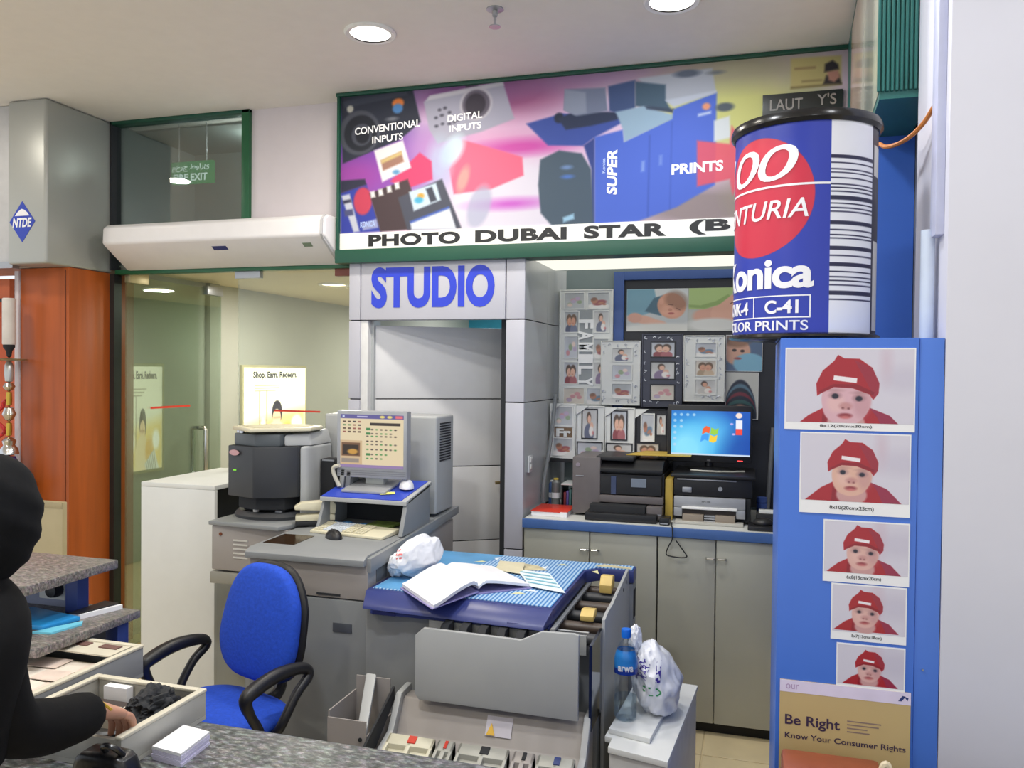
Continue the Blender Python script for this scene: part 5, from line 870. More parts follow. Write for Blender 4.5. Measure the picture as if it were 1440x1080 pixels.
for k,(p0,eu,ev,lab,c) in enumerate((((-.80,2.96,.834),(.15,-.05,0),(-.12,.24,0),'leaflet with pale blue stripes right of the open ledger',(226,236,240)),((-1.0,3.16,.8335),(.12,-.03,0),(-.03,.16,0),'small cream slip behind the open ledger',(214,206,176)))):
    t=thing('leaflet',lab,'paper',p0); page(0,'sheet',p0,eu,ev,lambda u,v:.004+.006*u*v,M('leaflet_%d'%k,c,.6),t,-.0012)
    if k==0:
        for q in range(4): v=.2+q*.2; a=Vector(p0)+Vector(ev)*v; MB().hexa([tuple(a+Vector(eu)*t+Vector(ev)*dv+Vector((0,0,.0052+.006*t*v+dz))) for dz in (0,.0006) for t,dv in ((.05,0),(.95,0),(.95,.06),(.05,.06))]).build('printed_stripe',M('stripe_teal',(130,190,210),.5),t)
def crumple(name,lab,c,r,sc,seed,mat,cat,amp=.22,sub=0,tilt=0,loc=None,fr_=3.0,parts=()):
    from mathutils import noise
    b=MB(); bmesh.ops.create_icosphere(b.bm,subdivisions=5,radius=1)
    for v in b.bm.verts:
        d=v.co.normalized(); n=noise.noise(d*fr_+Vector((seed,0,0))); n2=1-abs(noise.noise(d*fr_*1.7+Vector((0,seed,3))))*2; n3=1-abs(noise.noise(d*fr_*3.4+Vector((seed,5,3))))*2; k=1+amp*n+amp*.35*n2+amp*.16*n3
        v.co=Vector((d.x*sc[0],d.y*sc[1],d.z*sc[2]))*k
    b.turn((0,0,0),'Y',tilt); zmin=min(v.co.z for v in b.bm.verts)
    for v in b.bm.verts:
        if v.co.z<zmin+sc[2]*.12: v.co.z=zmin+sc[2]*.1
    zmin=min(v.co.z for v in b.bm.verts); bmesh.ops.translate(b.bm,vec=Vector(c)-Vector((0,0,zmin)),verts=b.bm.verts[:])
    return b
m_bag=M('bag_plastic',(232,234,240),.28,var=.02)
wb=thing('plastic_bundle','bundled white plastic bag with a red mark at the left of the striped mat','bag',(-1.33,3.05,.83))
b=crumple('','',(-1.272,2.985,.8305),1,(.075,.075,.072),4,m_bag,'bag',amp=.2,fr_=1.7)
for v in b.bm.verts:   # the bundle rises from the knot at the left to the full end at the right
    t=(v.co.x+1.272)/.09; v.co.z=.8305+(v.co.z-.8305)*(1+.22*t); v.co.y+=.05*t
bb_=BVHTree.FromBMesh(b.bm); b.build('film',m_bag,wb)
b=crumple('','',(-1.338,2.955,.8305),1,(.036,.04,.042),9,m_bag,'bag',amp=.25,fr_=2); b.build('knot',m_bag,wb)
def bY(x,z):
    h=bb_.ray_cast(Vector((x,2.6,z)),Vector((0,1,0))); return h[0].y if h[0] else 2.93
for k,(x,z,w_) in enumerate(((-1.325,.925,.03),(-1.32,.912,.022),(-1.328,.938,.018))):
    b=MB(); vs=[(x+dx,bY(x+dx,z+dz)-.0015,z+dz) for dx,dz in ((0,0),(w_,.004),(w_,.011),(0,.007))]; b.face([b.bm.verts.new(q) for q in vs]); b.build('red_mark',M('mark_red',(224,110,110),.5),wb)
# catch bin hung on the front
cb_=thing('catch_bin','grey metal catch bin standing before the paper processor','bin',(-1.24,2.5,FL))
for args in ((-1.335,2.40,FL,-1.195,2.405,.50),(-1.335,2.405,FL,-1.33,2.60,.52),(-1.20,2.405,FL,-1.195,2.60,.45),(-1.33,2.595,FL,-1.20,2.60,.57)): MB().box(*args).build('side_plate',m_mgw,cb_)
MB().box(-1.335,2.4,FL,-1.195,2.6,FL+.006).build('bottom_plate',m_mgw,cb_)
b=MB(); b.hexa([(-1.235,2.41,.42),(-1.20,2.41,.42),(-1.25,2.59,.565),(-1.29,2.59,.565),(-1.235,2.41,.45),(-1.20,2.41,.45),(-1.25,2.59,.585),(-1.29,2.59,.585)]); b.build('chute',m_mg,cb_,bev=.006)
b=MB(); b.hexa([(-1.193,2.35,.32),(-1.185,2.35,.32),(-1.185,2.6,.5),(-1.193,2.6,.5),(-1.193,2.35,.42),(-1.185,2.35,.42),(-1.185,2.6,.545),(-1.193,2.6,.545)]); b.build('black_flap',m_blackm,cb_)
MB().cyl((-1.215,2.4,.44),(-1.215,2.397,.44),.007,n=10).build('screw',m_blackm,cb_)
# white table with slab, bottle and shopping bag
wtb=thing('white_side_table','low white box table right of the paper processor','table',(-.35,2.9,FL))
T=[(-.45,2.575),(-.238,2.53),(-.185,3.195),(-.44,3.21),(-.455,2.66)]
b=MB(); b.prism([(-.455,2.65),(-.43,2.645),(-.432,2.575),(-.238,2.53),(-.19,3.19),(-.42,3.21)],'z',.43,.45); b.build('top_board',m_cw2,wtb,bev=.003)
b=MB(); b.prism([(-.428,2.585),(-.242,2.54),(-.195,3.185),(-.40,3.2)],'z',FL,.4295); b.build('carcass',M('carcass_white',(206,206,204),.5),wtb,bev=.002)
slab=MB().prism([(-.445,2.67),(-.305,2.635),(-.272,2.95),(-.42,3.0)],'z',.4505,.468).build('foam_slab',M('slab_white',(222,224,222),.5),bev=.003); tag(slab,'thin white foam slab under the water bottle','slab')
bt=thing('water_bottle','half empty clear water bottle with a blue cap and label','bottle',(-.405,2.76,.468))
bx,by,bz=-.405,2.765,.4685; m_pet=Glass('pet_clear',(251,253,254),.02,.06)
MB().lathe([(.001,.002),(.030,0),(.038,.008),(.039,.03),(.037,.04),(.039,.05),(.039,.12),(.0375,.13),(.039,.14),(.039,.205),(.034,.228),(.022,.262),(.014,.275),(.014,.29)],(bx,by,bz),28).build('shell',m_pet,bt)
MB().lathe([(.001,.004),(.029,.003),(.0365,.010),(.0375,.03),(.036,.04),(.0375,.05),(.0375,.078),(.001,.078)],(bx,by,bz),24).build('water',Glass('water_blue',(238,246,251),.03,.03),bt)
MB().lathe([(.0396,.160),(.0396,.205),(.035,.2262),(.030,.238)],(bx,by,bz),28,cap=False).build('label',M('label_cyan',(48,132,210),.3,var=.2,scale=20),bt); MB().lathe([(.0400,.160),(.0400,.178)],(bx,by,bz),28,cap=False).build('label_band',M('label_deep',(26,56,150),.3),bt)
def bw_(s0,z): 
    a0=math.atan2(-by,-bx); return lambda u,v,d:(bx+(.0404+d)*math.cos(a0+(s0+u)/.0404),by+(.0404+d)*math.sin(a0+(s0+u)/.0404),bz+z+v)
text('arwa','label_lettering',m_wlet,bt,bw_(-.028,.172),.055,.018,ext=.0004,bold=.03,cut=.006)
MB().lathe([(.0165,.278),(.0168,.282),(.0168,.302),(.0155,.306),(.001,.306)],(bx,by,bz),20).build('cap',M('cap_blue',(24,110,220),.35),bt)
sg_=thing('shopping_bag','crumpled white shopping bag with violet and green print beside the bottle','bag',(-.31,2.95,.45))
b=crumple('','',(-.308,2.885,.4505),1,(.078,.11,.125),11,m_bag,'bag',amp=.16,fr_=1.9)
zt=max(v.co.z for v in b.bm.verts)
for v in b.bm.verts:
    t=(v.co.z-.4505)/(zt-.4505)
    v.co.x=-.31+(v.co.x+.31)*(1.0 if t<.5 else 1-.5*(t-.5))-(.06*max(0,t-.45)); 
b.build('film',m_bag,sg_)
b=crumple('','',(-.388,2.87,.655),1,(.022,.03,.05),5,m_bag,'bag',amp=.2); b.build('handle_knot',m_bag,sg_)
def bagtext(s,x,z,w_,h_,mat,rz): 
    c,s_=math.cos(rz),math.sin(rz); return text(s,'bag_lettering',mat,sg_,lambda u,v,d:(x+u*c-v*s_,bagY(x+u*c-v*s_,z+u*s_+v*c)-d-.001,z+u*s_+v*c),w_,h_,ext=.0004,bold=.02,cut=.008)
_bag=[o for o in sg_.children if o.name.startswith('film')][0]; _bv=BVHTree.FromPolygons([v.co+sg_.location for v in _bag.data.vertices],[p.vertices[:] for p in _bag.data.polygons])
def bagY(x,z):
    h=_bv.ray_cast(Vector((x,2.4,z)),Vector((0,1,0))); return h[0].y if h[0] else 2.86
m_vio=M('print_violet',(70,56,150),.4); m_grn=M('print_green',(50,150,90),.4)
bagtext('SUPER',-.375,.585,.075,.03,m_vio,1.2); bagtext('MART',-.34,.60,.06,.025,m_vio,1.3)
def bagpatch(pts,mat,nm):
    b=MB(); n=len(pts); vs=[(x,bagY(x,z)-.0012,z) for x,z in pts]; b.face([b.bm.verts.new(q) for q in vs]); b.build(nm,mat,sg_)
for k in range(5): bagpatch([(-.305,.60+k*.012),(-.29,.60+k*.012),(-.29,.612+k*.012),(-.305,.612+k*.012)],m_vio,'bag_print')
import itertools
for k in range(7): a=k*.9; x,z=-.32+.035*math.cos(a),.57+.014*math.sin(a); x2,z2=-.32+.035*math.cos(a+.9),.57+.014*math.sin(a+.9); bagpatch([(x,z),(x2,z2),(x2,z2-.006),(x,z-.006)],m_grn,'bag_print')
# office chair
m_fab=M('fabric_blue',(28,76,196),.85,var=.12,scale=90,bump=.3)
CX,CY,CR=-1.72,2.44,math.radians(-16)
ch=thing('office_chair','blue fabric office chair with black arms before the console','chair',(CX,CY,FL),CR)
def L(b,nm,mat,**k): return b.build(nm,mat,ch,local=True,**k)
SH=.50
b=MB(); b.grid(lambda u,v:(0,0,0),1,1) if False else None
def pad(fn,nu=24,nv=8): pass
def cushion(mb,outline,z0,z1,bulge,axis='z',ox=0,oy=0,oz=0,lean=0):
    """soft pad: outline rings shrink towards both faces"""
    R=[]
    for t in (0,.12,.35,.65,.88,1):
        k=1-.10*(abs(2*t-1)**3); R.append([(x*k,y*k,z0+(z1-z0)*t) for x,y in outline])
    n=len(outline); R.append([(x*.55,y*.55,z1+bulge*.8) for x,y in outline]); R.append([(x*.1,y*.1,z1+bulge) for x,y in outline]); mb.rings(R); return mb
def sup(a,b_,n,e,fx=None):
    o=[]
    for i in range(n):
        t=2*PI*i/n; x=a*math.copysign(abs(math.cos(t))**e,math.cos(t)); y=b_*math.copysign(abs(math.sin(t))**e,math.sin(t))
        if fx: x,y=fx(x,y)
        o.append((x,y))
    return o
s=cushion(MB(),sup(.235,.225,36,.62),0,.055,.012); s.bm.transform(Matrix.Translation((0,-.10,.485-FL-.05))); L(s,'seat',m_fab,sub=1)
s=cushion(MB(),sup(.215,.205,36,.6),0,.03,-.002); s.bm.transform(Matrix.Translation((0,-.10,.452-FL-.05))); L(s,'seat_shell',m_black)
bo=sup(.195,.205,40,.66,lambda x,y:((x*(1-.22*max(0,y/.215)) + (.012 if y>0 else 0)),y))
mxb=Matrix.Translation((.02,.12,.745-FL))@Matrix.Rotation(math.radians(90-7),4,'X')
s=cushion(MB(),bo,0,.055,.014); s.bm.transform(mxb); L(s,'backrest',m_fab,sub=1)
s=cushion(MB(),[(x*1.04,y*1.03) for x,y in bo],-.022,.012,-.001); s.bm.transform(mxb); L(s,'backrest_shell',m_black)
for sx in (-1,1):
    x=sx*.265; s=MB(); s.tube(sm([(x*.82,-.02,.45-FL-.02),(x,-.03,.47-FL),(x*1.03,.03,.56-FL),(x*1.02,.09,.61-FL),(x,.06,.64-FL),(x,-.04,.648-FL),(x*1.0,-.13,.63-FL),(x*1.0,-.17,.605-FL),(x,-.15,.55-FL),(x*.98,-.11,.48-FL),(x*.8,-.10,.45-FL-.02)]),smr([.014,.016,.016,.017,.02,.024,.025,.022,.016,.016,.014]),10,flat=1.0); L(s,'armrest',m_black)
s=MB(); s.tube(sm([(0,.05,.44-FL),(0,.19,.45-FL),(0,.215,.55-FL),(.01,.17,.72-FL)]),smr([.025,.022,.02,.02]),8); L(s,'back_bracket',m_black)
L(MB().cyl((0,-.10,.10),(0,-.10,.45),.028,n=14),'gas_column',m_black)
for k in range(5):
    a=2*PI*k/5+.3; s=MB(); s.tube([(0,-.10,.11),(.14*math.cos(a),-.10+.14*math.sin(a),.10),(.27*math.cos(a),-.10+.27*math.sin(a),.065)],[.03,.022,.016],8); o_=L(s,'leg',m_black)
    x,y=.27*math.cos(a),-.10+.27*math.sin(a); L(MB().cyl((x-.012,y,.026),(x+.012,y,.026),.0255,n=14),'caster',m_black)
# ------------------------------------------------------------------ front counter, left shelves, customer
g1=Granite('granite_grey',(84,90,90),(46,52,54),(146,150,150),.42); g2=Granite('granite_brown',(116,99,87),(78,66,58),(150,134,120),.35,gs=70)
fc=thing('front_counter','grey speckled granite counter along the bottom edge of the view','counter',(-.6,1.5,FL))
MB().box(-2.6,1.32,.75,.9,1.70,.78).build('granite_top',g1,fc,bev=.008,seg=3)
MB().box(-2.6,1.36,FL,.9,1.66,.7495).build('carcass',M('counter_blue',(60,80,140),.5),fc)
# stepped shelves on the left
ls=thing('granite_shelf_unit','stepped blue shelf unit with two brown granite tops left of the chair','shelf unit',(-2.3,1.95,FL))
MB().box(-3.2,1.74,1.022,-1.885,2.08,1.05).build('granite_top',g2,ls,bev=.005); MB().box(-3.2,1.70,.875,-1.805,2.085,.90).build('granite_shelf',g2,ls,bev=.005)
for x,y,z0,z1 in ((-1.99,1.98,.9005,1.0215),(-3.1,1.98,.9005,1.0215),(-1.86,2.0,FL,.8745),(-2.9,1.74,FL,.8745),(-3.1,2.0,FL,.8745)): MB().box(x,y,z0,x+.045,y+.045,z1).build('blue_post',m_navy,ls,bev=.002)
MB().box(-3.1,2.03,.9005,-1.99,2.045,1.0215).build('back_panel',M('back_lilac',(150,156,180),.6),ls); MB().box(-3.1,2.03,.45,-1.87,2.04,.8745).build('lower_back',M('back_grey',(110,114,124),.6),ls)
pg=thing('plug_socket','round black plug in a socket between the granite shelves','socket',(-2.06,2.02,.93)); MB().box(-2.13,2.018,.925,-2.03,2.0295,1.0).build('socket_plate',m_fw,pg,bev=.003); MB().lathe([(.001,0),(.022,0),(.024,.012),(.02,.03),(.001,.032)],(0,0,0),18).turn((0,0,0),'X',PI/2).build('plug',m_black,pg,local=True).location=(.005,-.003,.03)
fo=MB(); fo.hexa([(-2.18,1.80,.9005),(-1.92,1.83,.9005),(-1.89,1.935,.9005),(-2.1,1.965,.9005),(-2.18,1.80,.916),(-1.92,1.83,.914),(-1.89,1.935,.914),(-2.1,1.965,.916)]); fd=thing('blue_folder','bright blue plastic folder lying on the lower granite shelf','folder',(-2.02,1.9,.9)); fo.build('cover',M('folder_blue',(48,154,222),.35),fd,bev=.003); MB().hexa([(-1.925,1.80,.9005),(-1.868,1.81,.9005),(-1.850,1.90,.9005),(-1.87,1.925,.9005),(-1.925,1.80,.906),(-1.868,1.81,.906),(-1.850,1.90,.906),(-1.87,1.925,.906)]).build('pale_tab',M('tab_aqua',(120,206,230),.4),fd)
nbk=thing('notebook','dark notebook with white page edges beside the blue folder','notebook',(-1.93,2.02,.9)); MB().hexa([(-1.935,1.945,.9005),(-1.90,1.945,.9005),(-1.86,2.07,.9005),(-1.932,2.075,.9005),(-1.935,1.945,.914),(-1.90,1.945,.914),(-1.86,2.07,.914),(-1.932,2.075,.914)]).build('pages',m_paper,nbk); MB().hexa([(-1.938,1.943,.9142),(-1.907,1.943,.9142),(-1.873,2.07,.9142),(-1.934,2.078,.9142),(-1.938,1.943,.918),(-1.907,1.943,.918),(-1.873,2.07,.918),(-1.934,2.078,.918)]).build('cover',m_black,nbk)
ccb=thing('cream_board','tall cream board standing before the cherry pillar behind the customer','board',(-3.5,3.32,FL)); MB().box(-3.66,3.3,FL,-3.335,3.33,.96).build('body',M('cream_paint',(176,164,130),.5,var=.03),ccb,bev=.004); MB().box(-3.66,3.297,.93,-3.335,3.2995,.96).build('top_edge',M('cream_paint_edge',(168,156,124),.5),ccb,bev=.002)
# trays
m_try=M('tray_grey',(176,174,166),.5,var=.03); m_try2=M('tray_blue_grey',(140,142,144),.45,var=.03)
def tray(name,lab,x0,y0,x1,y1,z0,z1,mo,mi_,t_=.012):
    t=thing(name,lab,'tray',((x0+x1)/2,(y0+y1)/2,z0),group='grey trays beside the customer')
    MB().box(x0,y0,z0,x1,y1,z0+.01).build('bottom',mo,t)
    for a in ((x0,y0,x0+t_,y1),(x1-t_,y0,x1,y1),(x0+t_,y1-t_,x1-t_,y1),(x0+t_,y0,x1-t_,y0+t_)): MB().box(a[0],a[1],z0+.01,a[2],a[3],z1).build('side',mo,t,bev=.002)
    for a in ((x0-.002,y0-.002,x0+t_+.004,y1+.002),(x1-t_-.004,y0-.002,x1+.002,y1+.002),(x0+t_+.004,y1-t_-.004,x1-t_-.004,y1+.002)): MB().box(a[0],a[1],z1,a[2],a[3],z1+.008).build('rim',mi_,t,bev=.003)
    return t
m_rimc=M('tray_rim_cream',(206,200,182),.45)
t1=tray('tray','upper grey tray full of loose prints, nearer the shelves',-1.97,1.42,-1.632,1.895,.7805,.862,m_try2,m_rimc)
MB().box(-1.955,1.80,.862,-1.66,1.88,.866).build('rear_ledge',m_rimc,t1); 
r_=random.Random(11); k=0
for i in range(4):
    for j in range(5):
        x=-1.945+i*.075; y=1.45+j*.072; a=r_.uniform(-.08,.08)
        b=MB(); b.box(x,y,.835+.002*((i+j)%3),x+.085,y+.066,.8365+.002*((i+j)%3)); b.spin((x+.04,y+.03,.83),a); o=b.build('print_sheet',M('print_pink',(218,200,188),.5,var=.12,scale=24) if (i+j)%2 else M('print_cream',(222,212,200),.5,var=.1,scale=24)); tag(o,'%s photo print, %s row, %s in the upper grey tray'%('pink' if (i+j)%2 else 'cream',('front','second','third','fourth','rear')[j],('leftmost','second from left','third from left','rightmost')[i]),'photo','loose prints in the tray')
MB().box(-1.955,1.435,.7906,-1.648,1.82,.832).build('print_bed',m_rimc,t1)
for x in (-1.93,-1.84,-1.74): MB().box(x,1.845,.866,x+.06,1.87,.869).build('dark_slot',M('slot_rose',(110,80,74),.6),t1)
t2=tray('tray','lower grey tray with dark items, overhanging the granite beside the card stack',-1.615,1.43,-1.288,1.712,.7805,.848,m_try,m_rimc)
MB().box(-1.60,1.57,.7906,-1.42,1.58,.845).build('divider',m_rimc,t2); MB().box(-1.425,1.58,.7906,-1.415,1.70,.84).build('divider',m_rimc,t2)
MB().box(-1.60,1.445,.7906,-1.304,1.698,.793).build('lining',M('lining_dark',(60,58,54),.7),t2)
b=crumple('','',(-1.36,1.61,.7935),1,(.045,.06,.04),3,m_blackm,'x',amp=.35); tag(b.build('black_pouch',m_blackm),'soft black pouch lying in the lower grey tray','pouch')
b=MB(); b.tube(sm([(-1.54,1.50,.805),(-1.48,1.515,.815),(-1.42,1.50,.812),(-1.38,1.53,.806)]),.010,8); tag(b.build('black_cable',m_black),'short black cable lying in the lower grey tray','cable')
tag(MB().box(-1.585,1.60,.7935,-1.45,1.66,.82).build('dark_wallet',M('wallet_dark',(60,50,48),.5),bev=.006),'dark brown wallet at the back of the lower grey tray','wallet')
tag(MB().box(-1.56,1.672,.7935,-1.49,1.695,.845).build('white_slip',m_paper),'white paper slip upright at the back of the lower tray','paper')
# stack of cards
cs=thing('card_stack','small stack of white cards on the granite counter','paper',(-1.2,1.55,.78)); r_=random.Random(2)
for k in range(9): 
    dx=r_.uniform(-.0015,.0015); b=MB(); b.prism([(-1.266+dx,1.498),(-1.182+dx,1.487),(-1.192+dx,1.598),(-1.272+dx,1.610)],'z',.7802+k*.0034,.7802+k*.0034+.003); b.build('card',m_paper if k>6 else M('card_lilac',(212,208,232),.6),cs)
# shisha on a stand
hk=thing('shisha','tall silver shisha with a white wind cover beside the orange shop front','shisha',(-4.012,3.6,.99)); hx_,hy_=-4.012,3.6
MB().lathe([(.032,1.765),(.034,1.77),(.034,2.02),(.030,2.025),(.001,2.025)],(hx_,hy_,0),20).build('wind_cover',M('cover_white',(214,208,202),.5),hk)
MB().lathe([(.001,1.69),(.012,1.70),(.016,1.73),(.03,1.75),(.03,1.764),(.001,1.765)],(hx_,hy_,0),18).build('clay_bowl',m_blackm,hk)
MB().lathe([(.001,1.672),(.09,1.678),(.092,1.684),(.08,1.686),(.001,1.69)],(hx_,hy_,0),28).build('ash_plate',M('plate_bronze',(150,136,104),.35,.6),hk)
MB().lathe([(.001,1.55),(.02,1.56),(.024,1.60),(.022,1.65),(.012,1.671),(.001,1.672)],(hx_,hy_,0),18).build('glass_neck',M('neck_silver',(190,190,186),.25,.6),hk)
MB().lathe([(.001,1.50),(.020,1.51),(.032,1.53),(.020,1.549),(.001,1.55)],(hx_,hy_,0),20).build('silver_bulb',m_steel,hk)
MB().lathe([(.001,1.42),(.014,1.425),(.016,1.46),(.014,1.499),(.001,1.50)],(hx_,hy_,0),16).build('gold_collar',M('gold',(200,166,70),.3,.9),hk)
MB().lathe([(.001,1.33),(.022,1.345),(.036,1.375),(.022,1.41),(.001,1.42)],(hx_,hy_,0),20).build('silver_bulb',m_steel,hk)
MB().lathe([(.001,1.25),(.014,1.255),(.016,1.29),(.014,1.325),(.001,1.33)],(hx_,hy_,0),16).build('gold_collar',MATS['gold'],hk)
MB().lathe([(.001,1.14),(.05,1.15),(.045,1.18),(.03,1.20),(.036,1.225),(.018,1.245),(.001,1.25)],(hx_,hy_,0),22).build('silver_bulb',m_steel,hk)
MB().lathe([(.001,.991),(.06,.992),(.062,1.02),(.05,1.10),(.03,1.138),(.001,1.14)],(hx_,hy_,0),22).build('base_vase',M('vase_violet',(60,40,110),.2),hk)
b=MB(); b.tube(sm([(hx_-.02,hy_,1.45)]+[(hx_-.075+.035*math.cos(t*.9),hy_+.01*math.sin(t),1.44-.022*t) for t in range(18)],4),.011,8); b.build('hose',M('hose_red',(190,44,46),.5,var=.5,scale=60),hk)
sd=thing('display_stand','dark display stand that carries the silver shisha','stand',(-4.05,3.6,FL)); MB().box(-4.25,3.5,.96,-3.9,3.68,.99).build('top',m_blackm,sd,bev=.004); MB().box(-4.2,3.54,FL,-3.95,3.66,.9595).build('column',m_blackm,sd)
# ------------------------------------------------------------------ customer in black at the counter
m_abaya=M('abaya_black',(9,9,11),.85,var=.25,scale=30,bump=.2,spec=.2); m_veil=M('veil_black',(11,12,15),.9,var=.2,scale=50,bump=.15,spec=.2); m_skin=M('skin',(190,140,116),.5,var=.04)
pe=thing('person','person in a black veil and robe at the counter, reaching into the lower grey tray','person',(-1.42,1.12,FL))
def skin_body(name,V,E,R,mat,parent,sub=2,label=None):
    me=bpy.data.meshes.new(name); me.from_pydata([Vector(v) for v in V],E,[]); o=bpy.data.objects.new(name,me); COL.objects.link(o)
    k=o.modifiers.new('skin','SKIN'); k.use_smooth_shade=True; me.skin_vertices[0].data[0].use_root=True
    for i,r in enumerate(R): me.skin_vertices[0].data[i].radius=r if isinstance(r,tuple) else (r,r)
    s=o.modifiers.new('sub','SUBSURF'); s.levels=sub; s.render_levels=sub
    dg=bpy.context.evaluated_depsgraph_get(); m2=bpy.data.meshes.new_from_object(o.evaluated_get(dg)); bpy.data.objects.remove(o); m2.name=name
    if parent is not None: m2.transform(wm(parent).inverted())
    m2.shade_smooth(); m2.materials.clear()
    return link(name,m2,mat,parent,label)
# body leaning over the counter: pelvis, spine, neck, arms, legs as one skin
V=[(-1.46,.98,.86),(-1.455,1.0,1.0),(-1.445,1.05,1.13),(-1.435,1.10,1.215),(-1.40,1.125,1.265),
   (-1.30,1.10,1.19),(-1.275,1.13,.99),(-1.315,1.38,.925),   # right shoulder, elbow, wrist
   (-1.555,1.13,1.205),(-1.63,1.22,1.02),(-1.53,1.36,.93),   # left arm
   (-1.40,.97,.80),(-1.39,.99,.42),(-1.39,.96,.05),(-1.52,.97,.80),(-1.52,.99,.42),(-1.52,.96,.05),(-1.39,1.06,.0),(-1.52,1.06,.0)]
E=[(0,1),(1,2),(2,3),(3,4),(3,5),(5,6),(6,7),(3,8),(8,9),(9,10),(0,11),(11,12),(12,13),(0,14),(14,15),(15,16),(13,17),(16,18)]
R=[(.14,.12),(.125,.11),(.13,.11),(.10,.085),.05,.055,.05,.042,.068,.052,.042,.085,.06,.042,.085,.06,.042,.035,.035]
skin_body('body',V,E,R,m_abaya,pe)
# robe falling to the feet
prof=[(.21,.0),(.20,.3),(.18,.65),(.165,.86),(.16,.96)]; b=MB(); RR=[]
for r,z in prof:
    RR.append([(-1.457+r*.95*math.cos(2*PI*i/40)*(1+.05*math.sin(9*2*PI*i/40)*(1-z)),.99+r*.85*math.sin(2*PI*i/40)*(1+.05*math.sin(9*2*PI*i/40)*(1-z)),z-.03) for i in range(40)])
b.rings(RR,cap=False); b.build('robe_skirt',m_abaya,pe,sub=1)
# cape of the robe over the shoulders
b=MB(); RR=[]
for r,z,oy,ox in ((.20,.96,.0,.02),(.20,1.08,.02,.035),(.19,1.17,.045,.05),(.15,1.225,.07,.06),(.09,1.262,.08,.085),(.065,1.275,.085,.095)):
    RR.append([(-1.45+ox+r*1.05*math.cos(2*PI*i/40),1.035+oy+r*.78*math.sin(2*PI*i/40),z) for i in range(40)])
b.rings(RR,cap=False); b.build('cape',m_abaya,pe,sub=1)
# head: looking down into the tray
HC=Vector((-1.345,1.165,1.36)); HR=Matrix.Rotation(math.radians(30),4,'Z')@Matrix.Rotation(math.radians(-20),4,'X')
def head(fn_scale,name,mat,op=None,sub=1):
    b=MB(); bmesh.ops.create_icosphere(b.bm,subdivisions=4,radius=1)
    for v in b.bm.verts:
        d=v.co.copy(); v.co=fn_scale(d)
    if op: op(b.bm)
    b.bm.transform(Matrix.Translation(HC)@HR); return b.build(name,mat,pe)
def face_fn(d):   # local: +y forward, z up; jaw narrows, nose bridge, eye sockets
    x,y,z=d.x*.072,d.y*.09,d.z*.108
    if d.z<0: x*=1+.30*d.z; y*=1+.12*d.z
    f=max(0,d.y)
    y+=.018*math.exp(-((d.x)/.16)**2-((d.z+.12)/.22)**2)*f-.010*f*(math.exp(-((d.x-.42)/.2)**2-((d.z-.05)/.16)**2)+math.exp(-((d.x+.42)/.2)**2-((d.z-.05)/.16)**2))+.006*f*math.exp(-((d.x)/.3)**2-((d.z+.48)/.1)**2)
    return Vector((x,y,z))
hd=head(face_fn,'head',m_skin)
def hp_(x,y,z): return (Matrix.Translation(HC)@HR)@Vector((x,y,z))
for s in (-1,1):
    MB().sph(hp_(.031*s,.073,.006),.012,12,8).build('eye',M('eye_white',(220,216,210),.3),pe); MB().sph(hp_(.031*s,.0815,.005),.0055,10,6).build('iris',M('iris_dark',(40,28,22),.2),pe)
    MB().tube([hp_(.018*s,.084,.024),hp_(.032*s,.083,.029),hp_(.046*s,.074,.024)],.003,6).build('eyebrow',m_black,pe)
MB().tube([hp_(-.022,.078,-.052),hp_(0,.086,-.050),hp_(.022,.078,-.052)],.005,8).build('lips',M('lips_rose',(160,84,80),.4),pe)
def veil_fn(d):
    x,y,z=d.x*.088,d.y*.102-.012,d.z*.122+.004
    if d.y>.25 and d.z<.55: k=min(1,(d.y-.25)*3)*min(1,(.55-d.z)*3)*max(0,1-(abs(d.x)/.72)**4); y-=.05*k
    fold=.003*math.sin(d.z*14+d.x*5); return Vector((x+d.x*fold,y+d.y*fold,z))
hv=head(veil_fn,'veil',m_veil)
skin_body('neck',[(-1.345,1.11,1.225),(-1.325,1.15,1.31)],[(0,1)],[.052,.052],m_skin,pe)
# hands: palm and five separate fingers, each a short skinned chain
def hand(wr,dirv,upv,side,curl,name):
    d=Vector(dirv).normalized(); u=Vector(upv); u=(u-d*u.dot(d)).normalized(); s_=d.cross(u)*side
    P=lambda a,b_,c:Vector(wr)+d*a+s_*b_+u*c
    V=[P(-.03,0,0),P(0,0,0),P(.035,0,.004),P(.075,0,.004)]; E=[(0,1),(1,2),(2,3)]; R=[(.024,.024),(.026,.02),(.036,.015),(.034,.013)]
    o=skin_body(name,V,E,R,m_skin,pe)
    for k,(off,ln) in enumerate(((-.027,.062),(-.009,.072),(.009,.068),(.026,.052))):
        a=curl; b0=P(.07,off,.004); p1=b0+d*ln*.45*math.cos(a)-u*ln*.45*math.sin(a); p2=p1+d*ln*.32*math.cos(a*2)-u*ln*.32*math.sin(a*2); p3=p2+d*ln*.25*math.cos(a*2.6)-u*ln*.25*math.sin(a*2.6)
        f=skin_body('finger',[P(.045,off*.9,.004),b0,p1,p2,p3],[(0,1),(1,2),(2,3),(3,4)],[.009,.0095,.0088,.008,.0065],m_skin,None); f.data.transform(W[pe.name].inverted()); f.parent=o; W[f.name]=W[o.name]
    f=skin_body('thumb',[P(.012,-.02,0),P(.03,-.042,-.006),P(.055,-.055,-.014),P(.08,-.052,-.022)],[(0,1),(1,2),(2,3)],[.013,.0115,.010,.0075],m_skin,None); f.data.transform(W[pe.name].inverted()); f.parent=o; W[f.name]=W[o.name]
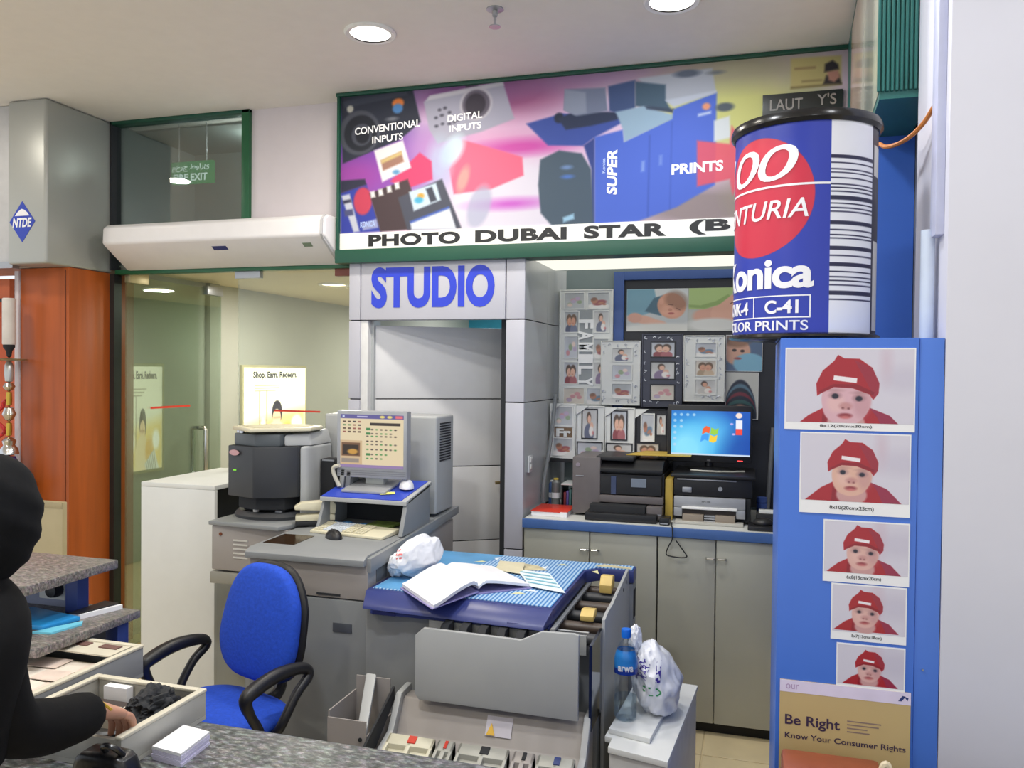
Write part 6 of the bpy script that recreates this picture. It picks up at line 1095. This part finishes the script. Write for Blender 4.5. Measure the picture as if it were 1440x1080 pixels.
hand((-1.322,1.41,.915),(-.12,.85,-.5),(0,.6,.7),1,.5,'right_hand'); hand((-1.515,1.385,.915),(.1,.85,-.5),(0,.5,.8),-1,.5,'left_hand')
# sleeves
skin_body('sleeve',[(-1.30,1.11,1.18),(-1.272,1.13,1.0),(-1.285,1.25,.955),(-1.318,1.385,.925)],[(0,1),(1,2),(2,3)],[.062,.06,.055,.05],m_abaya,pe)
skin_body('sleeve',[(-1.555,1.13,1.2),(-1.635,1.22,1.02),(-1.58,1.31,.96),(-1.52,1.375,.925)],[(0,1),(1,2),(2,3)],[.08,.068,.06,.05],m_abaya,pe)
MB().tube([(-1.365,1.40,.93),(-1.322,1.39,.955),(-1.28,1.395,.93)],.003,6).build('bracelet',MATS['gold'],pe)
# handbag on the counter
hb=thing('handbag','black leather handbag on the counter in front of the customer','handbag',(-1.22,1.38,.78))
b=MB(); b.prism([(-1.325,.7805),(-1.19,.7805),(-1.182,.81),(-1.20,.855),(-1.215,.866),(-1.30,.866),(-1.318,.855),(-1.333,.81)],'y',1.33,1.385); b.build('body',M('leather_black',(20,20,23),.3,var=.2,scale=40,bump=.2),hb,bev=.02,seg=3)
MB().tube(sm([(-1.255,1.355,.862),(-1.252,1.34,.88),(-1.235,1.335,.887),(-1.218,1.34,.88),(-1.215,1.355,.862)]),.006,8).build('strap',MATS['leather_black'],hb)
MB().box(-1.265,1.325,.83,-1.245,1.331,.842).build('clasp',m_steel,hb)
# lit posters in the corridor
def litposter(y0,y1,z0,z1,label,em_):
    t=thing('lit_poster',label,'poster',(-3.735,(y0+y1)/2,z0),group='lit posters on the corridor wall')
    MB().box(-3.738,y0,z0,-3.715,y1,z1).build('light_box',M('box_cream',(200,194,150),.4),t,bev=.003)
    p=Pic(0,0,.9,.7,300,(246,240,206)); p.p([(0,0),(.9,0),(.9,.34),(.45,.30),(0,.22)],(240,206,110),.1,.9)
    p.r(.20,.1,.22,.5,(150,140,110),.004,.7); p.r(.30,.1,.32,.5,(150,140,110),.004,.7); p.r(.2,.24,.32,.26,(170,160,120),.01,.6); p.e(.26,.2,.03,.06,(255,252,236),.03)
    p.e(.46,.31,.075,.105,(46,40,40),.01); p.e(.455,.265,.06,.075,(236,200,150),.01); p.r(.405,.255,.51,.275,(160,120,90),.01,.5); p.e(.45,.08,.16,.16,(240,214,160),.02); p.e(.62,.12,.1,.1,(226,176,80),.04); p.e(.76,.2,.08,.07,(255,250,230),.04)
    p.p([(.5,.04),(.72,.14),(.84,-.02),(.62,-.1)],(226,224,206),.01)
    for k in range(6): p.p([(.52+.035*k,.05+.016*k),(.535+.035*k,.056+.016*k),(.62+.035*k,-.06),(.6+.035*k,-.07)],(150,146,120),.004,.8)
    r=random.Random(4)
    for k in range(3): p.r(.14,.50+k*.022,.14+.3+.05*k,.508+k*.022,(150,144,110),.004,.8)
    b=MB(); b.quad([(-3.7145,y0+.02,z0+.02),(-3.7145,y1-.02,z0+.02),(-3.7145,y1-.02,z1-.02),(-3.7145,y0+.02,z1-.02)]); b.build('lit_print',Print('lit_poster_print',p.img('lit_poster_print'),.3,em_),t)
    text('Shop. Earn. Redeem.','lettering',m_ink,t,lambda u,v,d:(-3.7135+d,y0+.15*(y1-y0)+u,z1-.115+v),.68*(y1-y0),.065,ext=.0006,bold=.03)
litposter(5.354,6.28,.98,1.67,'bright cream lit poster on the corridor wall right of the open glass leaf',2.0)
litposter(4.1,4.5,.97,1.67,'dim cream poster seen through the green glass leaf',1.0)
# lift everything so that the floor lies at zero
for o in SC.objects:
    if o.parent is None: o.location.z+=UP
